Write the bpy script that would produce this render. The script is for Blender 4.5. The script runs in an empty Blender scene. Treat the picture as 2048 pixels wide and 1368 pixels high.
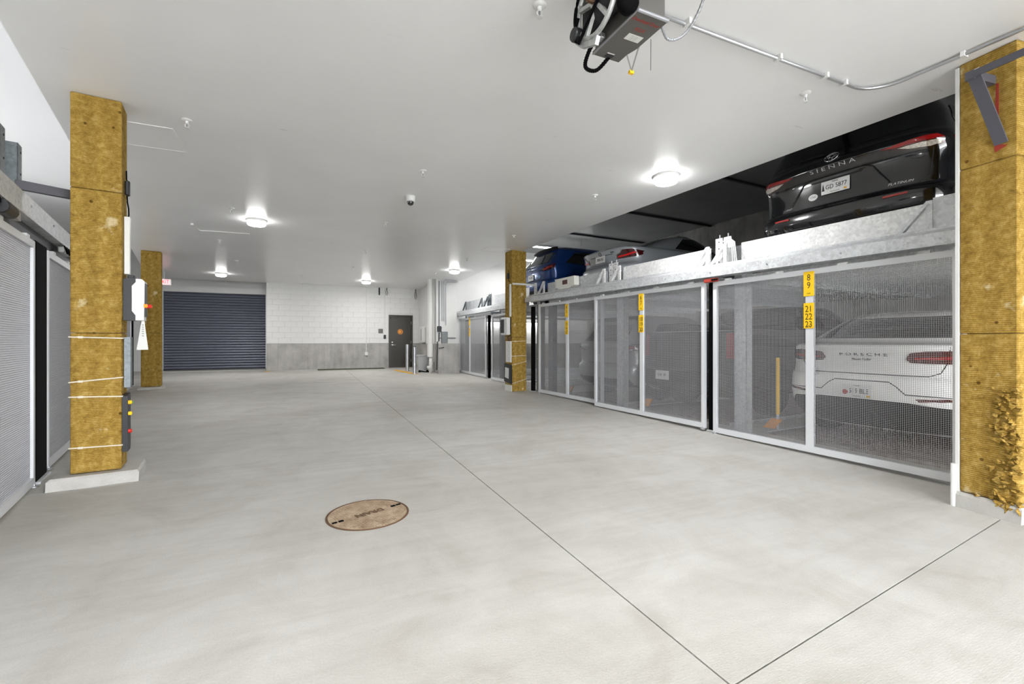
import bpy, bmesh, math, random
from mathutils import Vector, Matrix
from mathutils.bvhtree import BVHTree
random.seed(7)
PI = math.pi
SC = bpy.context.scene
COL = SC.collection

# ------------------------------------------------------------------ camera
EYE = 1.22
cam = bpy.data.cameras.new('camera'); cam.sensor_width = 36.0; cam.lens = 36.0 * 910 / 2048
cam.shift_y = -3.0 / 2048; cam.clip_start = .02
co = bpy.data.objects.new('camera', cam); COL.objects.link(co)
co.location = (0, 0, EYE); co.rotation_euler = (PI / 2, 0, math.radians(-24.6)); SC.camera = co
# ------------------------------------------------------------------ world, daylight behind the camera
w = bpy.data.worlds.new('world'); SC.world = w; w.use_nodes = True
w.node_tree.nodes['Background'].inputs[0].default_value = (.93, .96, 1, 1)
w.node_tree.nodes['Background'].inputs[1].default_value = 17.0
vs = SC.view_settings
vs.view_transform = 'Standard'; vs.look = 'None'; vs.gamma = 1.0; vs.exposure = 0.06
vs.use_curve_mapping = False
LAMP = 22.0       # watts of one round ceiling lamp
CEIL = 3.36; HIGH = 4.65

# ------------------------------------------------------------------ materials
def lin(c):
    return tuple((v / 12.92 if v <= .04045 else ((v + .055) / 1.055) ** 2.4) for v in (x / 255 for x in c))
def nodes(m): return m.node_tree.nodes, m.node_tree.links
def mat(name, rgb, rough=.5, metal=0., coat=0., emit=0., var=0., scale=6., bump=0., bscale=40., spec=None, trans=0., stretch=None, alpha=None):
    m = bpy.data.materials.new(name); m.use_nodes = True
    N, L = nodes(m); b = N['Principled BSDF']
    c = lin(rgb) + (1,)
    b.inputs['Base Color'].default_value = c
    b.inputs['Roughness'].default_value = rough; b.inputs['Metallic'].default_value = metal
    b.inputs['Coat Weight'].default_value = coat; b.inputs['Coat Roughness'].default_value = .03
    if spec is not None: b.inputs['Specular IOR Level'].default_value = spec
    if trans: b.inputs['Transmission Weight'].default_value = trans
    if emit:
        b.inputs['Emission Color'].default_value = c; b.inputs['Emission Strength'].default_value = emit
    if var or bump:
        tc = N.new('ShaderNodeTexCoord'); mp = N.new('ShaderNodeMapping'); L.new(tc.outputs['Object'], mp.inputs[0])
        if stretch: mp.inputs['Scale'].default_value = stretch
    if var:
        n = N.new('ShaderNodeTexNoise'); n.inputs['Scale'].default_value = scale; n.inputs['Detail'].default_value = 6
        L.new(mp.outputs[0], n.inputs[0])
        r = N.new('ShaderNodeMapRange'); r.inputs[1].default_value = .3; r.inputs[2].default_value = .7
        r.inputs[3].default_value = 1 - var; r.inputs[4].default_value = 1 + var
        L.new(n.outputs[0], r.inputs[0])
        mx = N.new('ShaderNodeMix'); mx.data_type = 'RGBA'; mx.blend_type = 'MULTIPLY'; mx.inputs[0].default_value = 1
        mx.inputs[6].default_value = c; L.new(r.outputs[0], mx.inputs[7]); L.new(mx.outputs[2], b.inputs['Base Color'])
    if bump:
        n2 = N.new('ShaderNodeTexNoise'); n2.inputs['Scale'].default_value = bscale; n2.inputs['Detail'].default_value = 4
        L.new(mp.outputs[0], n2.inputs[0])
        bp = N.new('ShaderNodeBump'); bp.inputs['Strength'].default_value = bump; bp.inputs['Distance'].default_value = .01
        L.new(n2.outputs[0], bp.inputs['Height']); L.new(bp.outputs[0], b.inputs['Normal'])
    return m

def ramp(N, pts):
    r = N.new('ShaderNodeValToRGB'); e = r.color_ramp.elements
    while len(e) < len(pts): e.new(.5)
    for i, (p, c) in enumerate(pts):
        e[i].position = p; e[i].color = (c[0], c[1], c[2], 1)
    return r
def noise(N, L, src, scale, detail=6, rough=.55, dist=0.):
    n = N.new('ShaderNodeTexNoise'); n.inputs['Scale'].default_value = scale; n.inputs['Detail'].default_value = detail
    n.inputs['Roughness'].default_value = rough; n.inputs['Distortion'].default_value = dist
    L.new(src, n.inputs[0]); return n.outputs[0]
def mapping(N, L, scale=(1, 1, 1), rot=(0, 0, 0), loc=(0, 0, 0)):
    tc = N.new('ShaderNodeTexCoord'); mp = N.new('ShaderNodeMapping'); L.new(tc.outputs['Object'], mp.inputs[0])
    mp.inputs['Scale'].default_value = scale; mp.inputs['Rotation'].default_value = rot; mp.inputs['Location'].default_value = loc
    return mp.outputs[0]
def mult(N, L, a, b, fac=1., mode='MULTIPLY'):
    mx = N.new('ShaderNodeMix'); mx.data_type = 'RGBA'; mx.blend_type = mode
    if isinstance(fac, float): mx.inputs[0].default_value = fac
    else: L.new(fac, mx.inputs[0])
    L.new(a, mx.inputs[6])
    if isinstance(b, tuple): mx.inputs[7].default_value = b
    else: L.new(b, mx.inputs[7])
    return mx.outputs[2]

def concrete_floor():
    m = bpy.data.materials.new('broomed_concrete'); m.use_nodes = True; N, L = nodes(m); b = N['Principled BSDF']
    p = mapping(N, L)
    base = ramp(N, [(.25, lin((178, 174, 167))), (.5, lin((192, 190, 185))), (.78, lin((204, 202, 198)))]); L.new(noise(N, L, p, 1.7, 12, .68, .9), base.inputs[0])
    sp = mapping(N, L, (.35, 3.2, 1), (0, 0, .12))
    st = ramp(N, [(.32, (.80, .79, .77)), (.56, (1, 1, 1)), (.75, (1.03, 1.03, 1.03))]); L.new(noise(N, L, sp, 1.1, 8, .62, 2.2), st.inputs[0])
    c = mult(N, L, base.outputs[0], st.outputs[0], .4)
    # driven-over, dirtier concrete in patches
    dirt = ramp(N, [(.42, (1, 1, 1)), (.64, (.80, .785, .76))]); L.new(noise(N, L, mapping(N, L, (.22, .28, 1), loc=(3.1, 1.7, 0)), 1.4, 7, .6, .8), dirt.inputs[0])
    c = mult(N, L, c, dirt.outputs[0], .8)
    # faint tyre marks along the aisle
    wv = N.new('ShaderNodeTexWave'); wv.inputs['Scale'].default_value = .33; wv.inputs['Distortion'].default_value = 7.; wv.inputs['Detail'].default_value = 2
    L.new(mapping(N, L, (1, .10, 1), (0, 0, .12)), wv.inputs[0])
    tm = ramp(N, [(.0, (.84, .83, .82)), (.10, (1, 1, 1)), (1, (1, 1, 1))]); L.new(wv.outputs[0], tm.inputs[0])
    c = mult(N, L, c, tm.outputs[0], .12)
    fine = ramp(N, [(.33, (.88, .88, .87)), (.62, (1.03, 1.03, 1.03))]); L.new(noise(N, L, p, 130, 4, .75), fine.inputs[0])
    c = mult(N, L, c, fine.outputs[0], .9)
    L.new(c, b.inputs['Base Color'])
    rr = N.new('ShaderNodeMapRange'); rr.inputs[3].default_value = .45; rr.inputs[4].default_value = .75
    L.new(noise(N, L, sp, 3, 5), rr.inputs[0]); L.new(rr.outputs[0], b.inputs['Roughness'])
    bp = N.new('ShaderNodeBump'); bp.inputs['Strength'].default_value = .25; bp.inputs['Distance'].default_value = .004
    L.new(noise(N, L, mapping(N, L, (40, 160, 40)), 1, 4), bp.inputs['Height']); L.new(bp.outputs[0], b.inputs['Normal'])
    return m

def concrete_wall():
    m = bpy.data.materials.new('cast_concrete'); m.use_nodes = True; N, L = nodes(m); b = N['Principled BSDF']
    p = mapping(N, L)
    base = ramp(N, [(.25, lin((146, 144, 140))), (.5, lin((176, 174, 170))), (.75, lin((197, 195, 191)))]); L.new(noise(N, L, p, 1.6, 9, .62), base.inputs[0])
    st = ramp(N, [(.35, (.80, .79, .77)), (.6, (1, 1, 1))]); L.new(noise(N, L, mapping(N, L, (5, 5, .5)), 1.5, 6, .6), st.inputs[0])
    c = mult(N, L, base.outputs[0], st.outputs[0], .8)
    v = N.new('ShaderNodeTexVoronoi'); v.inputs['Scale'].default_value = 11; L.new(p, v.inputs[0])
    pit = ramp(N, [(.0, (.35, .33, .31)), (.13, (1, 1, 1)), (1, (1, 1, 1))]); L.new(v.outputs['Distance'], pit.inputs[0])
    msk = ramp(N, [(.52, (0, 0, 0)), (.6, (1, 1, 1))]); L.new(noise(N, L, p, 2.2, 3), msk.inputs[0])
    c = mult(N, L, c, pit.outputs[0], msk.outputs[0])
    L.new(c, b.inputs['Base Color']); b.inputs['Roughness'].default_value = .85
    bp = N.new('ShaderNodeBump'); bp.inputs['Strength'].default_value = .3; bp.inputs['Distance'].default_value = .01
    L.new(noise(N, L, p, 25, 6), bp.inputs['Height']); L.new(bp.outputs[0], b.inputs['Normal'])
    return m

def wool():
    m = bpy.data.materials.new('mineral_wool_board'); m.use_nodes = True; N, L = nodes(m); b = N['Principled BSDF']
    p = mapping(N, L)
    base = ramp(N, [(.28, lin((106, 82, 33))), (.5, lin((170, 138, 65))), (.74, lin((214, 186, 118)))]); L.new(noise(N, L, p, 16, 10, .8, .3), base.inputs[0])
    vb = N.new('ShaderNodeTexWave'); vb.inputs['Scale'].default_value = 3.6; vb.inputs['Distortion'].default_value = 2.5; vb.bands_direction = 'DIAGONAL'
    L.new(mapping(N, L, (1, 1, .02)), vb.inputs[0])
    vr = ramp(N, [(.2, (.86, .84, .80)), (.8, (1, 1, 1))]); L.new(vb.outputs[0], vr.inputs[0])
    c = mult(N, L, base.outputs[0], vr.outputs[0], .8)
    wl = N.new('ShaderNodeTexWave'); wl.bands_direction = 'Z'; wl.inputs['Scale'].default_value = 21.; wl.inputs['Distortion'].default_value = 1.3
    wl.inputs['Detail'].default_value = 3; wl.inputs['Detail Scale'].default_value = 2.
    L.new(p, wl.inputs[0])
    lr = ramp(N, [(.05, (.80, .77, .70)), (.45, (1, 1, 1))]); L.new(wl.outputs[0], lr.inputs[0])
    c = mult(N, L, c, lr.outputs[0], .75)
    pale = ramp(N, [(.63, (0, 0, 0)), (.72, (.8, .8, .8))]); L.new(noise(N, L, p, 5.5, 5, .6), pale.inputs[0])
    c = mult(N, L, c, lin((222, 205, 165)) + (1,), pale.outputs[0], 'MIX')
    v = N.new('ShaderNodeTexVoronoi'); v.inputs['Scale'].default_value = 6.5; L.new(p, v.inputs[0])
    pin = ramp(N, [(.0, (.22, .17, .10)), (.07, (.3, .24, .14)), (.10, (1, 1, 1)), (1, (1, 1, 1))]); L.new(v.outputs['Distance'], pin.inputs[0])
    c = mult(N, L, c, pin.outputs[0], .9)
    L.new(c, b.inputs['Base Color']); b.inputs['Roughness'].default_value = .95; b.inputs['Specular IOR Level'].default_value = .15
    bp = N.new('ShaderNodeBump'); bp.inputs['Strength'].default_value = .55; bp.inputs['Distance'].default_value = .006
    ad = N.new('ShaderNodeMath'); ad.operation = 'ADD'; L.new(wl.outputs[0], ad.inputs[0]); L.new(noise(N, L, p, 60, 6, .7), ad.inputs[1])
    L.new(ad.outputs[0], bp.inputs['Height']); L.new(bp.outputs[0], b.inputs['Normal'])
    return m

def galvanised(name, rgb, rough=.42, metal=.75):
    m = bpy.data.materials.new(name); m.use_nodes = True; N, L = nodes(m); b = N['Principled BSDF']
    p = mapping(N, L)
    v = N.new('ShaderNodeTexVoronoi'); v.inputs['Scale'].default_value = 38; L.new(p, v.inputs[0])
    c0 = lin(rgb)
    r = ramp(N, [(.0, tuple(x * .8 for x in c0)), (1., tuple(min(1, x * 1.12) for x in c0))]); L.new(v.outputs['Color'], r.inputs[0])
    st = ramp(N, [(.35, (.82, .82, .83)), (.65, (1, 1, 1))]); L.new(noise(N, L, p, 3.5, 7, .65), st.inputs[0])
    c = mult(N, L, r.outputs[0], st.outputs[0], .7)
    L.new(c, b.inputs['Base Color']); b.inputs['Metallic'].default_value = metal
    rr = N.new('ShaderNodeMapRange'); rr.inputs[3].default_value = rough - .08; rr.inputs[4].default_value = rough + .14
    L.new(v.outputs['Distance'], rr.inputs[0]); L.new(rr.outputs[0], b.inputs['Roughness'])
    return m

def painted_ceiling():
    m = bpy.data.materials.new('gloss_ceiling_paint'); m.use_nodes = True; N, L = nodes(m); b = N['Principled BSDF']
    p = mapping(N, L, (1, 1, 1), (0, 0, .4))
    base = ramp(N, [(.3, lin((238, 238, 238))), (.7, lin((243, 243, 243)))]); L.new(noise(N, L, p, .9, 5), base.inputs[0])
    L.new(base.outputs[0], b.inputs['Base Color'])
    rr = N.new('ShaderNodeMapRange'); rr.inputs[3].default_value = .24; rr.inputs[4].default_value = .36
    L.new(noise(N, L, mapping(N, L, (1.2, 9, 1), (0, 0, .43)), 1.5, 5), rr.inputs[0]); L.new(rr.outputs[0], b.inputs['Roughness'])
    bp = N.new('ShaderNodeBump'); bp.inputs['Strength'].default_value = .06; bp.inputs['Distance'].default_value = .01
    L.new(noise(N, L, mapping(N, L, (1.2, 9, 1), (0, 0, .43)), 3, 4), bp.inputs['Height']); L.new(bp.outputs[0], b.inputs['Normal'])
    return m

def dark_mottled(name, a, bcol, rough):
    m = bpy.data.materials.new(name); m.use_nodes = True; N, L = nodes(m); b = N['Principled BSDF']
    r = ramp(N, [(.35, lin(a)), (.65, lin(bcol))]); L.new(noise(N, L, mapping(N, L), 9, 8, .7), r.inputs[0]); L.new(r.outputs[0], b.inputs['Base Color'])
    b.inputs['Roughness'].default_value = rough; return m

M = {}
M['floor'] = concrete_floor(); M['conc'] = concrete_wall(); M['wool'] = wool(); M['ceil'] = painted_ceiling()
M['joint'] = mat('joint_filler', (70, 64, 56), .95)
M['white_wall'] = mat('white_wall_paint', (224, 224, 222), .55, var=.03, scale=2, bump=.12, bscale=60)
M['mortar'] = mat('painted_mortar', (216, 215, 212), .7)
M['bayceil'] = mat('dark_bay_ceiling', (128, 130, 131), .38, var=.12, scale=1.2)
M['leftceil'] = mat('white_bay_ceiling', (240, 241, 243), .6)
M['galv'] = galvanised('galvanised_steel', (218, 221, 223), .45, .4)
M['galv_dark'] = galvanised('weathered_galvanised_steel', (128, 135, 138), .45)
M['galv_white'] = galvanised('bright_galvanised_sheet', (238, 239, 238), .55, .15)
M['alu'] = mat('satin_aluminium', (226, 228, 231), .42, .2)
M['wire'] = mat('woven_steel_wire', (176, 176, 179), .45, .3)
M['black'] = mat('black_rubber', (7, 7, 8), .85, spec=.1)
M['charcoal'] = mat('charcoal_steel', (62, 63, 68), .5, .2)
M['slat'] = mat('slate_grey_door_steel', (110, 114, 128), .42, .2)
M['steelblue'] = mat('dark_grey_primer', (83, 82, 90), .55)
M['red_primer'] = mat('red_firestop', (150, 48, 34), .8)
M['yellow'] = mat('yellow_plastic', (252, 204, 24), .45)
M['ypaint'] = mat('yellow_paint', (222, 168, 36), .6, var=.15, scale=12)
M['amber'] = mat('amber_plate', (232, 160, 50), .5)
M['ink'] = mat('black_ink', (38, 30, 12), .6)
M['plate_ink'] = mat('plate_ink', (26, 30, 40), .6)
M['white'] = mat('white_plastic', (226, 226, 224), .45)
M['offwhite'] = mat('off_white_enamel', (222, 221, 212), .45)
M['tie'] = mat('white_cable_tie', (228, 220, 202), .5)
M['chrome'] = mat('chrome', (225, 226, 230), .12, 1.)
M['steel'] = mat('brushed_steel', (190, 192, 196), .3, .85)
M['brown'] = mat('dark_bronze_door_paint', (52, 47, 40), .38)
M['copper'] = mat('orange_round_sign', (190, 122, 52), .5, var=.15, scale=20)
M['paper'] = mat('paper', (222, 222, 218), .8)
M['gdoc'] = mat('grey_print', (120, 120, 120), .8)
M['redlens'] = mat('red_lens', (150, 8, 10), .12, coat=1., spec=.6)
M['redglow'] = mat('bright_red_lens', (225, 30, 26), .2, coat=.6)
M['darkred'] = mat('smoked_red_lens', (74, 8, 12), .12, coat=1.)
M['clear'] = mat('clear_lens', (206, 200, 190), .1, .3, coat=1., var=.35, scale=60)
M['glass'] = mat('tinted_car_glass', (13, 15, 16), .04, coat=1., spec=.8)
M['tyre'] = mat('tyre_rubber', (22, 22, 23), .8)
M['pvc'] = mat('white_pipe', (226, 226, 222), .45)
M['green'] = mat('dark_green_mat', (66, 72, 52), .95, var=.3, scale=60)
M['lit'] = mat('lit_diffuser', (255, 254, 252), .5, emit=34.)
M['tube'] = mat('lit_tube', (255, 255, 252), .5, emit=11.)
M['exit'] = mat('exit_face', (255, 196, 200), .5, emit=1.1)
M['exitred'] = mat('exit_letters', (255, 30, 40), .5, emit=2.2)
M['rust'] = dark_mottled('rusty_iron', (140, 116, 92), (184, 166, 142), .75)
M['rustdark'] = mat('dark_rust', (96, 70, 48), .8)
M['platedeck'] = dark_mottled('dirty_steel_deck', (98, 84, 72), (150, 146, 142), .5)
M['devblack'] = mat('black_plastic', (32, 33, 36), .45)
M['cover'] = mat('grey_enclosure', (96, 94, 90), .45, .1)
M['coverlip'] = mat('grey_enclosure_lip', (146, 147, 150), .4, .2)
M['cast'] = mat('cast_aluminium', (176, 178, 176), .5, .5, var=.2, scale=30)
M['oper_red'] = mat('red_print', (168, 62, 44), .6)
M['display'] = mat('dark_red_display', (70, 22, 14), .3)
M['orange'] = mat('orange_lamp', (255, 120, 30), .3, emit=1.5)
M['redbtn'] = mat('red_button', (210, 40, 30), .35)
M['greenbtn'] = mat('green_tag', (70, 140, 70), .5)
M['greybox'] = mat('grey_electrical_box', (132, 136, 138), .5, .2)
M['bin'] = mat('grey_plastic_bin', (170, 172, 172), .55)
M['p_black'] = mat('black_car_paint', (10, 11, 14), .12, coat=1., spec=.6)
M['p_white'] = mat('white_car_paint', (244, 243, 240), .25, coat=1.)
M['p_silver'] = mat('silver_car_paint', (176, 182, 188), .3, .35, coat=1.)
M['p_blue'] = mat('blue_car_paint', (16, 62, 128), .22, .3, coat=1.)
M['p_grey'] = mat('grey_car_paint', (150, 152, 152), .28, .4, coat=1.)
M['p_dark'] = mat('navy_car_paint', (30, 31, 40), .25, .2, coat=1.)
M['trim'] = mat('black_car_trim', (20, 20, 21), .6)
M['sky_sticker'] = mat('light_blue_sticker', (120, 180, 226), .5)
M['lobster'] = mat('red_plate_print', (176, 70, 66), .6)

# ------------------------------------------------------------------ mesh helpers
class MB:
    def __init__(s): s.v = []; s.f = []
    def add(s, vs, fs):
        o = len(s.v); s.v += [tuple(x) for x in vs]; s.f += [tuple(i + o for i in f) for f in fs]; return s
    def box(s, c, d, rz=0., mtx=None):
        x, y, z = (k / 2 for k in d); P = []
        for a in (-1, 1):
            for b in (-1, 1):
                for e in (-1, 1):
                    q = Vector((a * x, b * y, e * z))
                    if mtx is not None: q = mtx @ q
                    elif rz: q = Matrix.Rotation(rz, 3, 'Z') @ q
                    P.append(Vector(c) + q)
        return s.add(P, [(0, 1, 3, 2), (4, 6, 7, 5), (0, 4, 5, 1), (2, 3, 7, 6), (0, 2, 6, 4), (1, 5, 7, 3)])
    def b2(s, lo, hi): return s.box([(a + b) / 2 for a, b in zip(lo, hi)], [b - a for a, b in zip(lo, hi)])
    def bevbox(s, c, d, r):
        # box with chamfered vertical (z) and horizontal edges
        x, y, z = (k / 2 for k in d); rings = []
        for (zz, k) in ((-z, r), (-z + r, 0), (z - r, 0), (z, r)):
            X, Y = x - k, y - k; rr = r
            rings.append([(c[0] + a, c[1] + b, c[2] + zz) for a, b in ((X - rr, -Y), (X, -Y + rr), (X, Y - rr), (X - rr, Y), (-X + rr, Y), (-X, Y - rr), (-X, -Y + rr), (-X + rr, -Y))])
        return s.loft(rings)
    def loft(s, rings, cap=True, closed=True):
        n = len(rings[0]); vs = [p for r in rings for p in r]; fs = []
        for i in range(len(rings) - 1):
            for j in range(n if closed else n - 1):
                k = (j + 1) % n; fs.append((i * n + j, i * n + k, (i + 1) * n + k, (i + 1) * n + j))
        if cap: fs.append(tuple(range(n - 1, -1, -1))); fs.append(tuple((len(rings) - 1) * n + j for j in range(n)))
        return s.add(vs, fs)
    def bar(s, p, q, wd, ht, up=(0, 0, 1)):
        p, q = Vector(p), Vector(q); d = (q - p).normalized(); u = Vector(up)
        if abs(d.dot(u)) > .98: u = Vector((1, 0, 0))
        a = d.cross(u).normalized(); b = a.cross(d)
        R = [[c + a * (i * wd / 2) + b * (j * ht / 2) for i, j in ((-1, -1), (1, -1), (1, 1), (-1, 1))] for c in (p, q)]
        return s.loft(R)
    def tube(s, pts, r, n=8, cap=True):
        pts = [Vector(p) for p in pts]; R = []
        for i, p in enumerate(pts):
            d = (pts[min(i + 1, len(pts) - 1)] - pts[max(i - 1, 0)]).normalized()
            u = Vector((0, 0, 1)) if abs(d.z) < .9 else Vector((1, 0, 0))
            a = d.cross(u).normalized(); b = a.cross(d); rr = r[i] if isinstance(r, (list, tuple)) else r
            R.append([p + (a * math.cos(t) + b * math.sin(t)) * rr for t in (2 * PI * k / n for k in range(n))])
        return s.loft(R, cap)
    def lathe(s, prof, n=24, c=(0, 0, 0), axis='Z'):
        R = []
        for r, h in prof:
            ring = []
            for k in range(n):
                t = 2 * PI * k / n; a, b = r * math.cos(t), r * math.sin(t)
                q = (a, b, h) if axis == 'Z' else ((h, a, b) if axis == 'X' else (b, h, a))
                ring.append(tuple(c[i] + q[i] for i in range(3)))
            R.append(ring)
        return s.loft(R)
    def prism(s, poly, lo, hi, axis='X'):
        def pt(a, b, h): return {'X': (h, a, b), 'Y': (a, h, b), 'Z': (a, b, h)}[axis]
        return s.loft([[pt(a, b, lo) for a, b in poly], [pt(a, b, hi) for a, b in poly]])
    def build(s, name, m, parent=None, smooth=False, kind=None):
        me = bpy.data.meshes.new(name); me.from_pydata(s.v, [], s.f)
        bm = bmesh.new(); bm.from_mesh(me); bmesh.ops.recalc_face_normals(bm, faces=bm.faces); bm.to_mesh(me); bm.free()
        if smooth:
            for p in me.polygons: p.use_smooth = True
        return link(name, me, m, parent, kind)
def link(name, me, m, parent=None, kind=None):
    if m is not None and not me.materials: me.materials.append(M[m] if isinstance(m, str) else m)
    o = bpy.data.objects.new(name, me); COL.objects.link(o)
    if parent is not None: o.parent = parent
    if kind: o['kind'] = kind
    return o
def smooth_by(o, ang=40):
    for p in o.data.polygons: p.use_smooth = True
    o.data.set_sharp_from_angle(angle=math.radians(ang))
    return o
def tag(o, label, cat, group=None):
    o['label'] = label; o['category'] = cat
    if group: o['group'] = group
    return o
def root(name, loc, rz, label, cat, group=None, rx=0.):
    o = bpy.data.objects.new(name, None); COL.objects.link(o); o.location = loc; o.rotation_euler = (rx, 0, rz); o.empty_display_size = .1
    return tag(o, label, cat, group)
def struct(o, label=None):
    o['kind'] = 'structure'
    if label: o['label'] = label
    return o
def text_mesh(txt, size, cond=1., extrude=.001, align='CENTER', shear=0., spacing=1.):
    cu = bpy.data.curves.new('lettering', 'FONT'); cu.body = txt; cu.size = size; cu.align_x = align; cu.align_y = 'CENTER'
    cu.extrude = extrude; cu.resolution_u = 3; cu.shear = shear; cu.space_character = spacing
    t = bpy.data.objects.new('lettering', cu); COL.objects.link(t)
    dg = bpy.context.evaluated_depsgraph_get(); dg.update()
    me = bpy.data.meshes.new_from_object(t.evaluated_get(dg))
    bpy.data.objects.remove(t); bpy.data.curves.remove(cu)
    for v in me.vertices: v.co.x *= cond
    return me
def text(txt, size, o, xd, up, m, parent, name='lettering', cond=1., **k):
    me = text_mesh(txt, size, cond, **k); me.name = name; me.materials.clear()
    xd = Vector(xd).normalized(); up = Vector(up).normalized(); n = xd.cross(up); o = Vector(o)
    for v in me.vertices:
        c = v.co.copy(); v.co = o + xd * c.x + up * c.y + n * c.z
    return link(name, me, m, parent, 'stuff' if len(txt) > 1 else None)
def dup_tree(o, parent=None):
    c = o.copy(); COL.objects.link(c); c.parent = parent
    for ch in list(o.children): dup_tree(ch, c)
    return c

# ------------------------------------------------------------------ place frames
A0, C0 = -.09, .0105
def fz(y): return A0 + C0 * y                                   # floor falls gently towards the viewer
RA = math.atan(.0445); RO = Vector((5.2, 2.08, 0))              # right-hand row of parking bays
RT = Vector((-math.sin(RA), math.cos(RA), 0)); RN = Vector((math.cos(RA), math.sin(RA), 0))
def R(s, off, z=0.): p = RO + RT * s + RN * off; return (p.x, p.y, z)
def zo(s): return .0075 * (s - 1)
LA = math.atan2(.1944, .981); LO = Vector((-2.117, 5.24, 0))    # left-hand row
LT = Vector((-math.sin(LA), math.cos(LA), 0)); LN = Vector((math.cos(LA), math.sin(LA), 0))
def Lf(s, off, z=0.): p = LO + LT * s - LN * off; return (p.x, p.y, z)

# ================================================================== SETTING
# floor: base and slabs cut by joints
base = MB(); base.prism([(-14, -22), (13, -22), (13, 23), (-14, 23)], -.4, -.012, 'Z')
floor = struct(base.build('floor', 'joint'), 'broom-finished concrete floor slab with saw-cut joints')
floor.rotation_euler = (math.atan(C0), 0, 0); floor.location = (0, 0, A0)
def j1(x): return 1.21 + .1 * (x - 1.48)
def j2(x): return 5.14 + .05 * (x - .5)
g = .004; X0, X1, JX = -14, 13, 1.46
for k, ((xa, xb), (ya, yb)) in enumerate([((a), (b)) for b in ((-22, j1), (j1, j2), (j2, 23)) for a in ((X0, JX), (JX, X1))]):
    xa += g if xa == JX else 0; xb -= g if xb == JX else 0
    f0 = (lambda x: ya) if not callable(ya) else (lambda x, f=ya: f(x) + g)
    f1 = (lambda x: yb) if not callable(yb) else (lambda x, f=yb: f(x) - g)
    MB().prism([(xa, f0(xa)), (xb, f0(xb)), (xb, f1(xb)), (xa, f1(xa))], -.03, 0, 'Z').build('slab', 'floor', floor)
def fl(x, y, dz=0.): return (x, y, fz(y) + dz)

# soffit over the aisle, with the bulkheads that close it to the high ceiling
def lx(y): return -1.844 - .1975 * (y - 4.185)
soff = [(lx(-4), -4), (5.42, -4), (5.133, 1.994), (4.75, 9.75), (4.93, 11.2), (5.12, 15.55), (4.0, 15.55), (4.4, 17.9), (4.4, 19.1), (-4.76, 19.1), (lx(15.8), 15.8)]
ceiling = struct(MB().prism(soff, CEIL, HIGH, 'Z').build('ceiling', 'ceil'), 'white semi-gloss ceiling over the drive aisle')
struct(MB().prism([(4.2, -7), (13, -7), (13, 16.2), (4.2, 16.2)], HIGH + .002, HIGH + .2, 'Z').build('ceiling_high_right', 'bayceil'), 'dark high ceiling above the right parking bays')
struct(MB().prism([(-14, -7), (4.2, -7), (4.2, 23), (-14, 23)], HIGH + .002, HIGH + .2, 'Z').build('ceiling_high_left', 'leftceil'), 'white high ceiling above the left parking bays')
for k, s in enumerate((-1.3, 1.6, 4.6, 7.5, 10.2)):             # shallow beads across the dark ceiling
    o = MB().box((3.2, 0, 0), (6.6, .05, .05)).build('trim_%d' % (k + 1), 'charcoal'); o.location = R(s, 0, HIGH - .026); o.rotation_euler.z = RA
    struct(o, 'dark batten across the ceiling of the right parking bays')

# back wall: concrete below, white painted block above
WY = 19.0; CT = 1.105
wb = MB(); wb.b2((-1.25, WY + .012, -.2), (3.16, WY + .35, HIGH)); wb.b2((4.13, WY + .012, -.2), (4.75, WY + .35, HIGH)); wb.b2((3.16, WY + .012, 2.27), (4.13, WY + .35, HIGH))
wb.b2((3.1, WY + .14, -.2), (4.2, WY + .33, 2.32)); wall_back = struct(wb.build('wall_back', 'mortar'), 'end wall of white painted blocks over bare concrete')  # slab behind the exit door is unseen, added to stop daylight leaking in
cuts = [-1.25, -.87, .08, .98, 1.55, 2.33, 3.16]
for a, b in zip(cuts, cuts[1:]):
    MB().b2((a + .004, WY, -.1), (b - .004, WY + .02, CT)).build('concrete_panel', 'conc', wall_back)
MB().b2((4.15, WY, -.1), (4.6, WY + .02, CT)).build('concrete_panel', 'conc', wall_back)
blk = {}
def block(x0, x1, z0, z1):
    k = (round(x1 - x0, 3), round(z1 - z0, 3))
    if k not in blk:
        o = MB().bevbox((0, 0, 0), (k[0], .02, k[1]), .002).build('block', 'white_wall', wall_back); blk[k] = o.data
    else: o = link('block', blk[k], None, wall_back)
    o.location = ((x0 + x1) / 2, WY + .01, (z0 + z1) / 2)
z = CT + .008; row = 0
while z < CEIL - .01:
    z1 = min(z + .2, CEIL); x = -1.25 - (.203 if row % 2 else 0)
    while x < 4.45:
        a, b = max(x, -1.25), min(x + .4, 4.45)
        if z < 2.27:
            if a < 3.15: block(a, min(b, 3.15), z, z1) if min(b, 3.15) - a > .03 else None
            if b > 4.14: block(max(a, 4.14), b, z, z1) if b - max(a, 4.14) > .03 else None
        elif b - a > .03: block(a, b, z, z1)
        x += .406
    z += .206; row += 1
# return wall beside the door, pilaster, bay end wall
wr = MB(); wr.b2((4.4, 15.75, CT), (4.75, WY + .3, HIGH)); wr.b2((4.2, 15.53, CT), (4.95, 15.8, HIGH))
struct(wr.build('wall_return', 'white_wall'), 'white painted return wall beside the dark exit door')
cp = MB(); cp.bevbox((4.62, 15.62, .52), (.78, .5, 1.2), .02); cp.b2((4.36, 15.8, -.1), (4.75, WY, CT))
struct(cp.build('wall_pilaster', 'conc'), 'bare concrete pilaster at the end of the right row of gates')
struct(MB().b2((4.9, 15.9, CT), (12.9, 16.2, HIGH)).build('wall_bay_end', 'white_wall'), 'white upper wall closing the right row of bays')
struct(MB().b2((4.9, 15.86, -.4), (12.9, 16.15, CT)).build('wall_bay_base', 'conc'), 'concrete lower wall closing the right row of bays')
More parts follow.
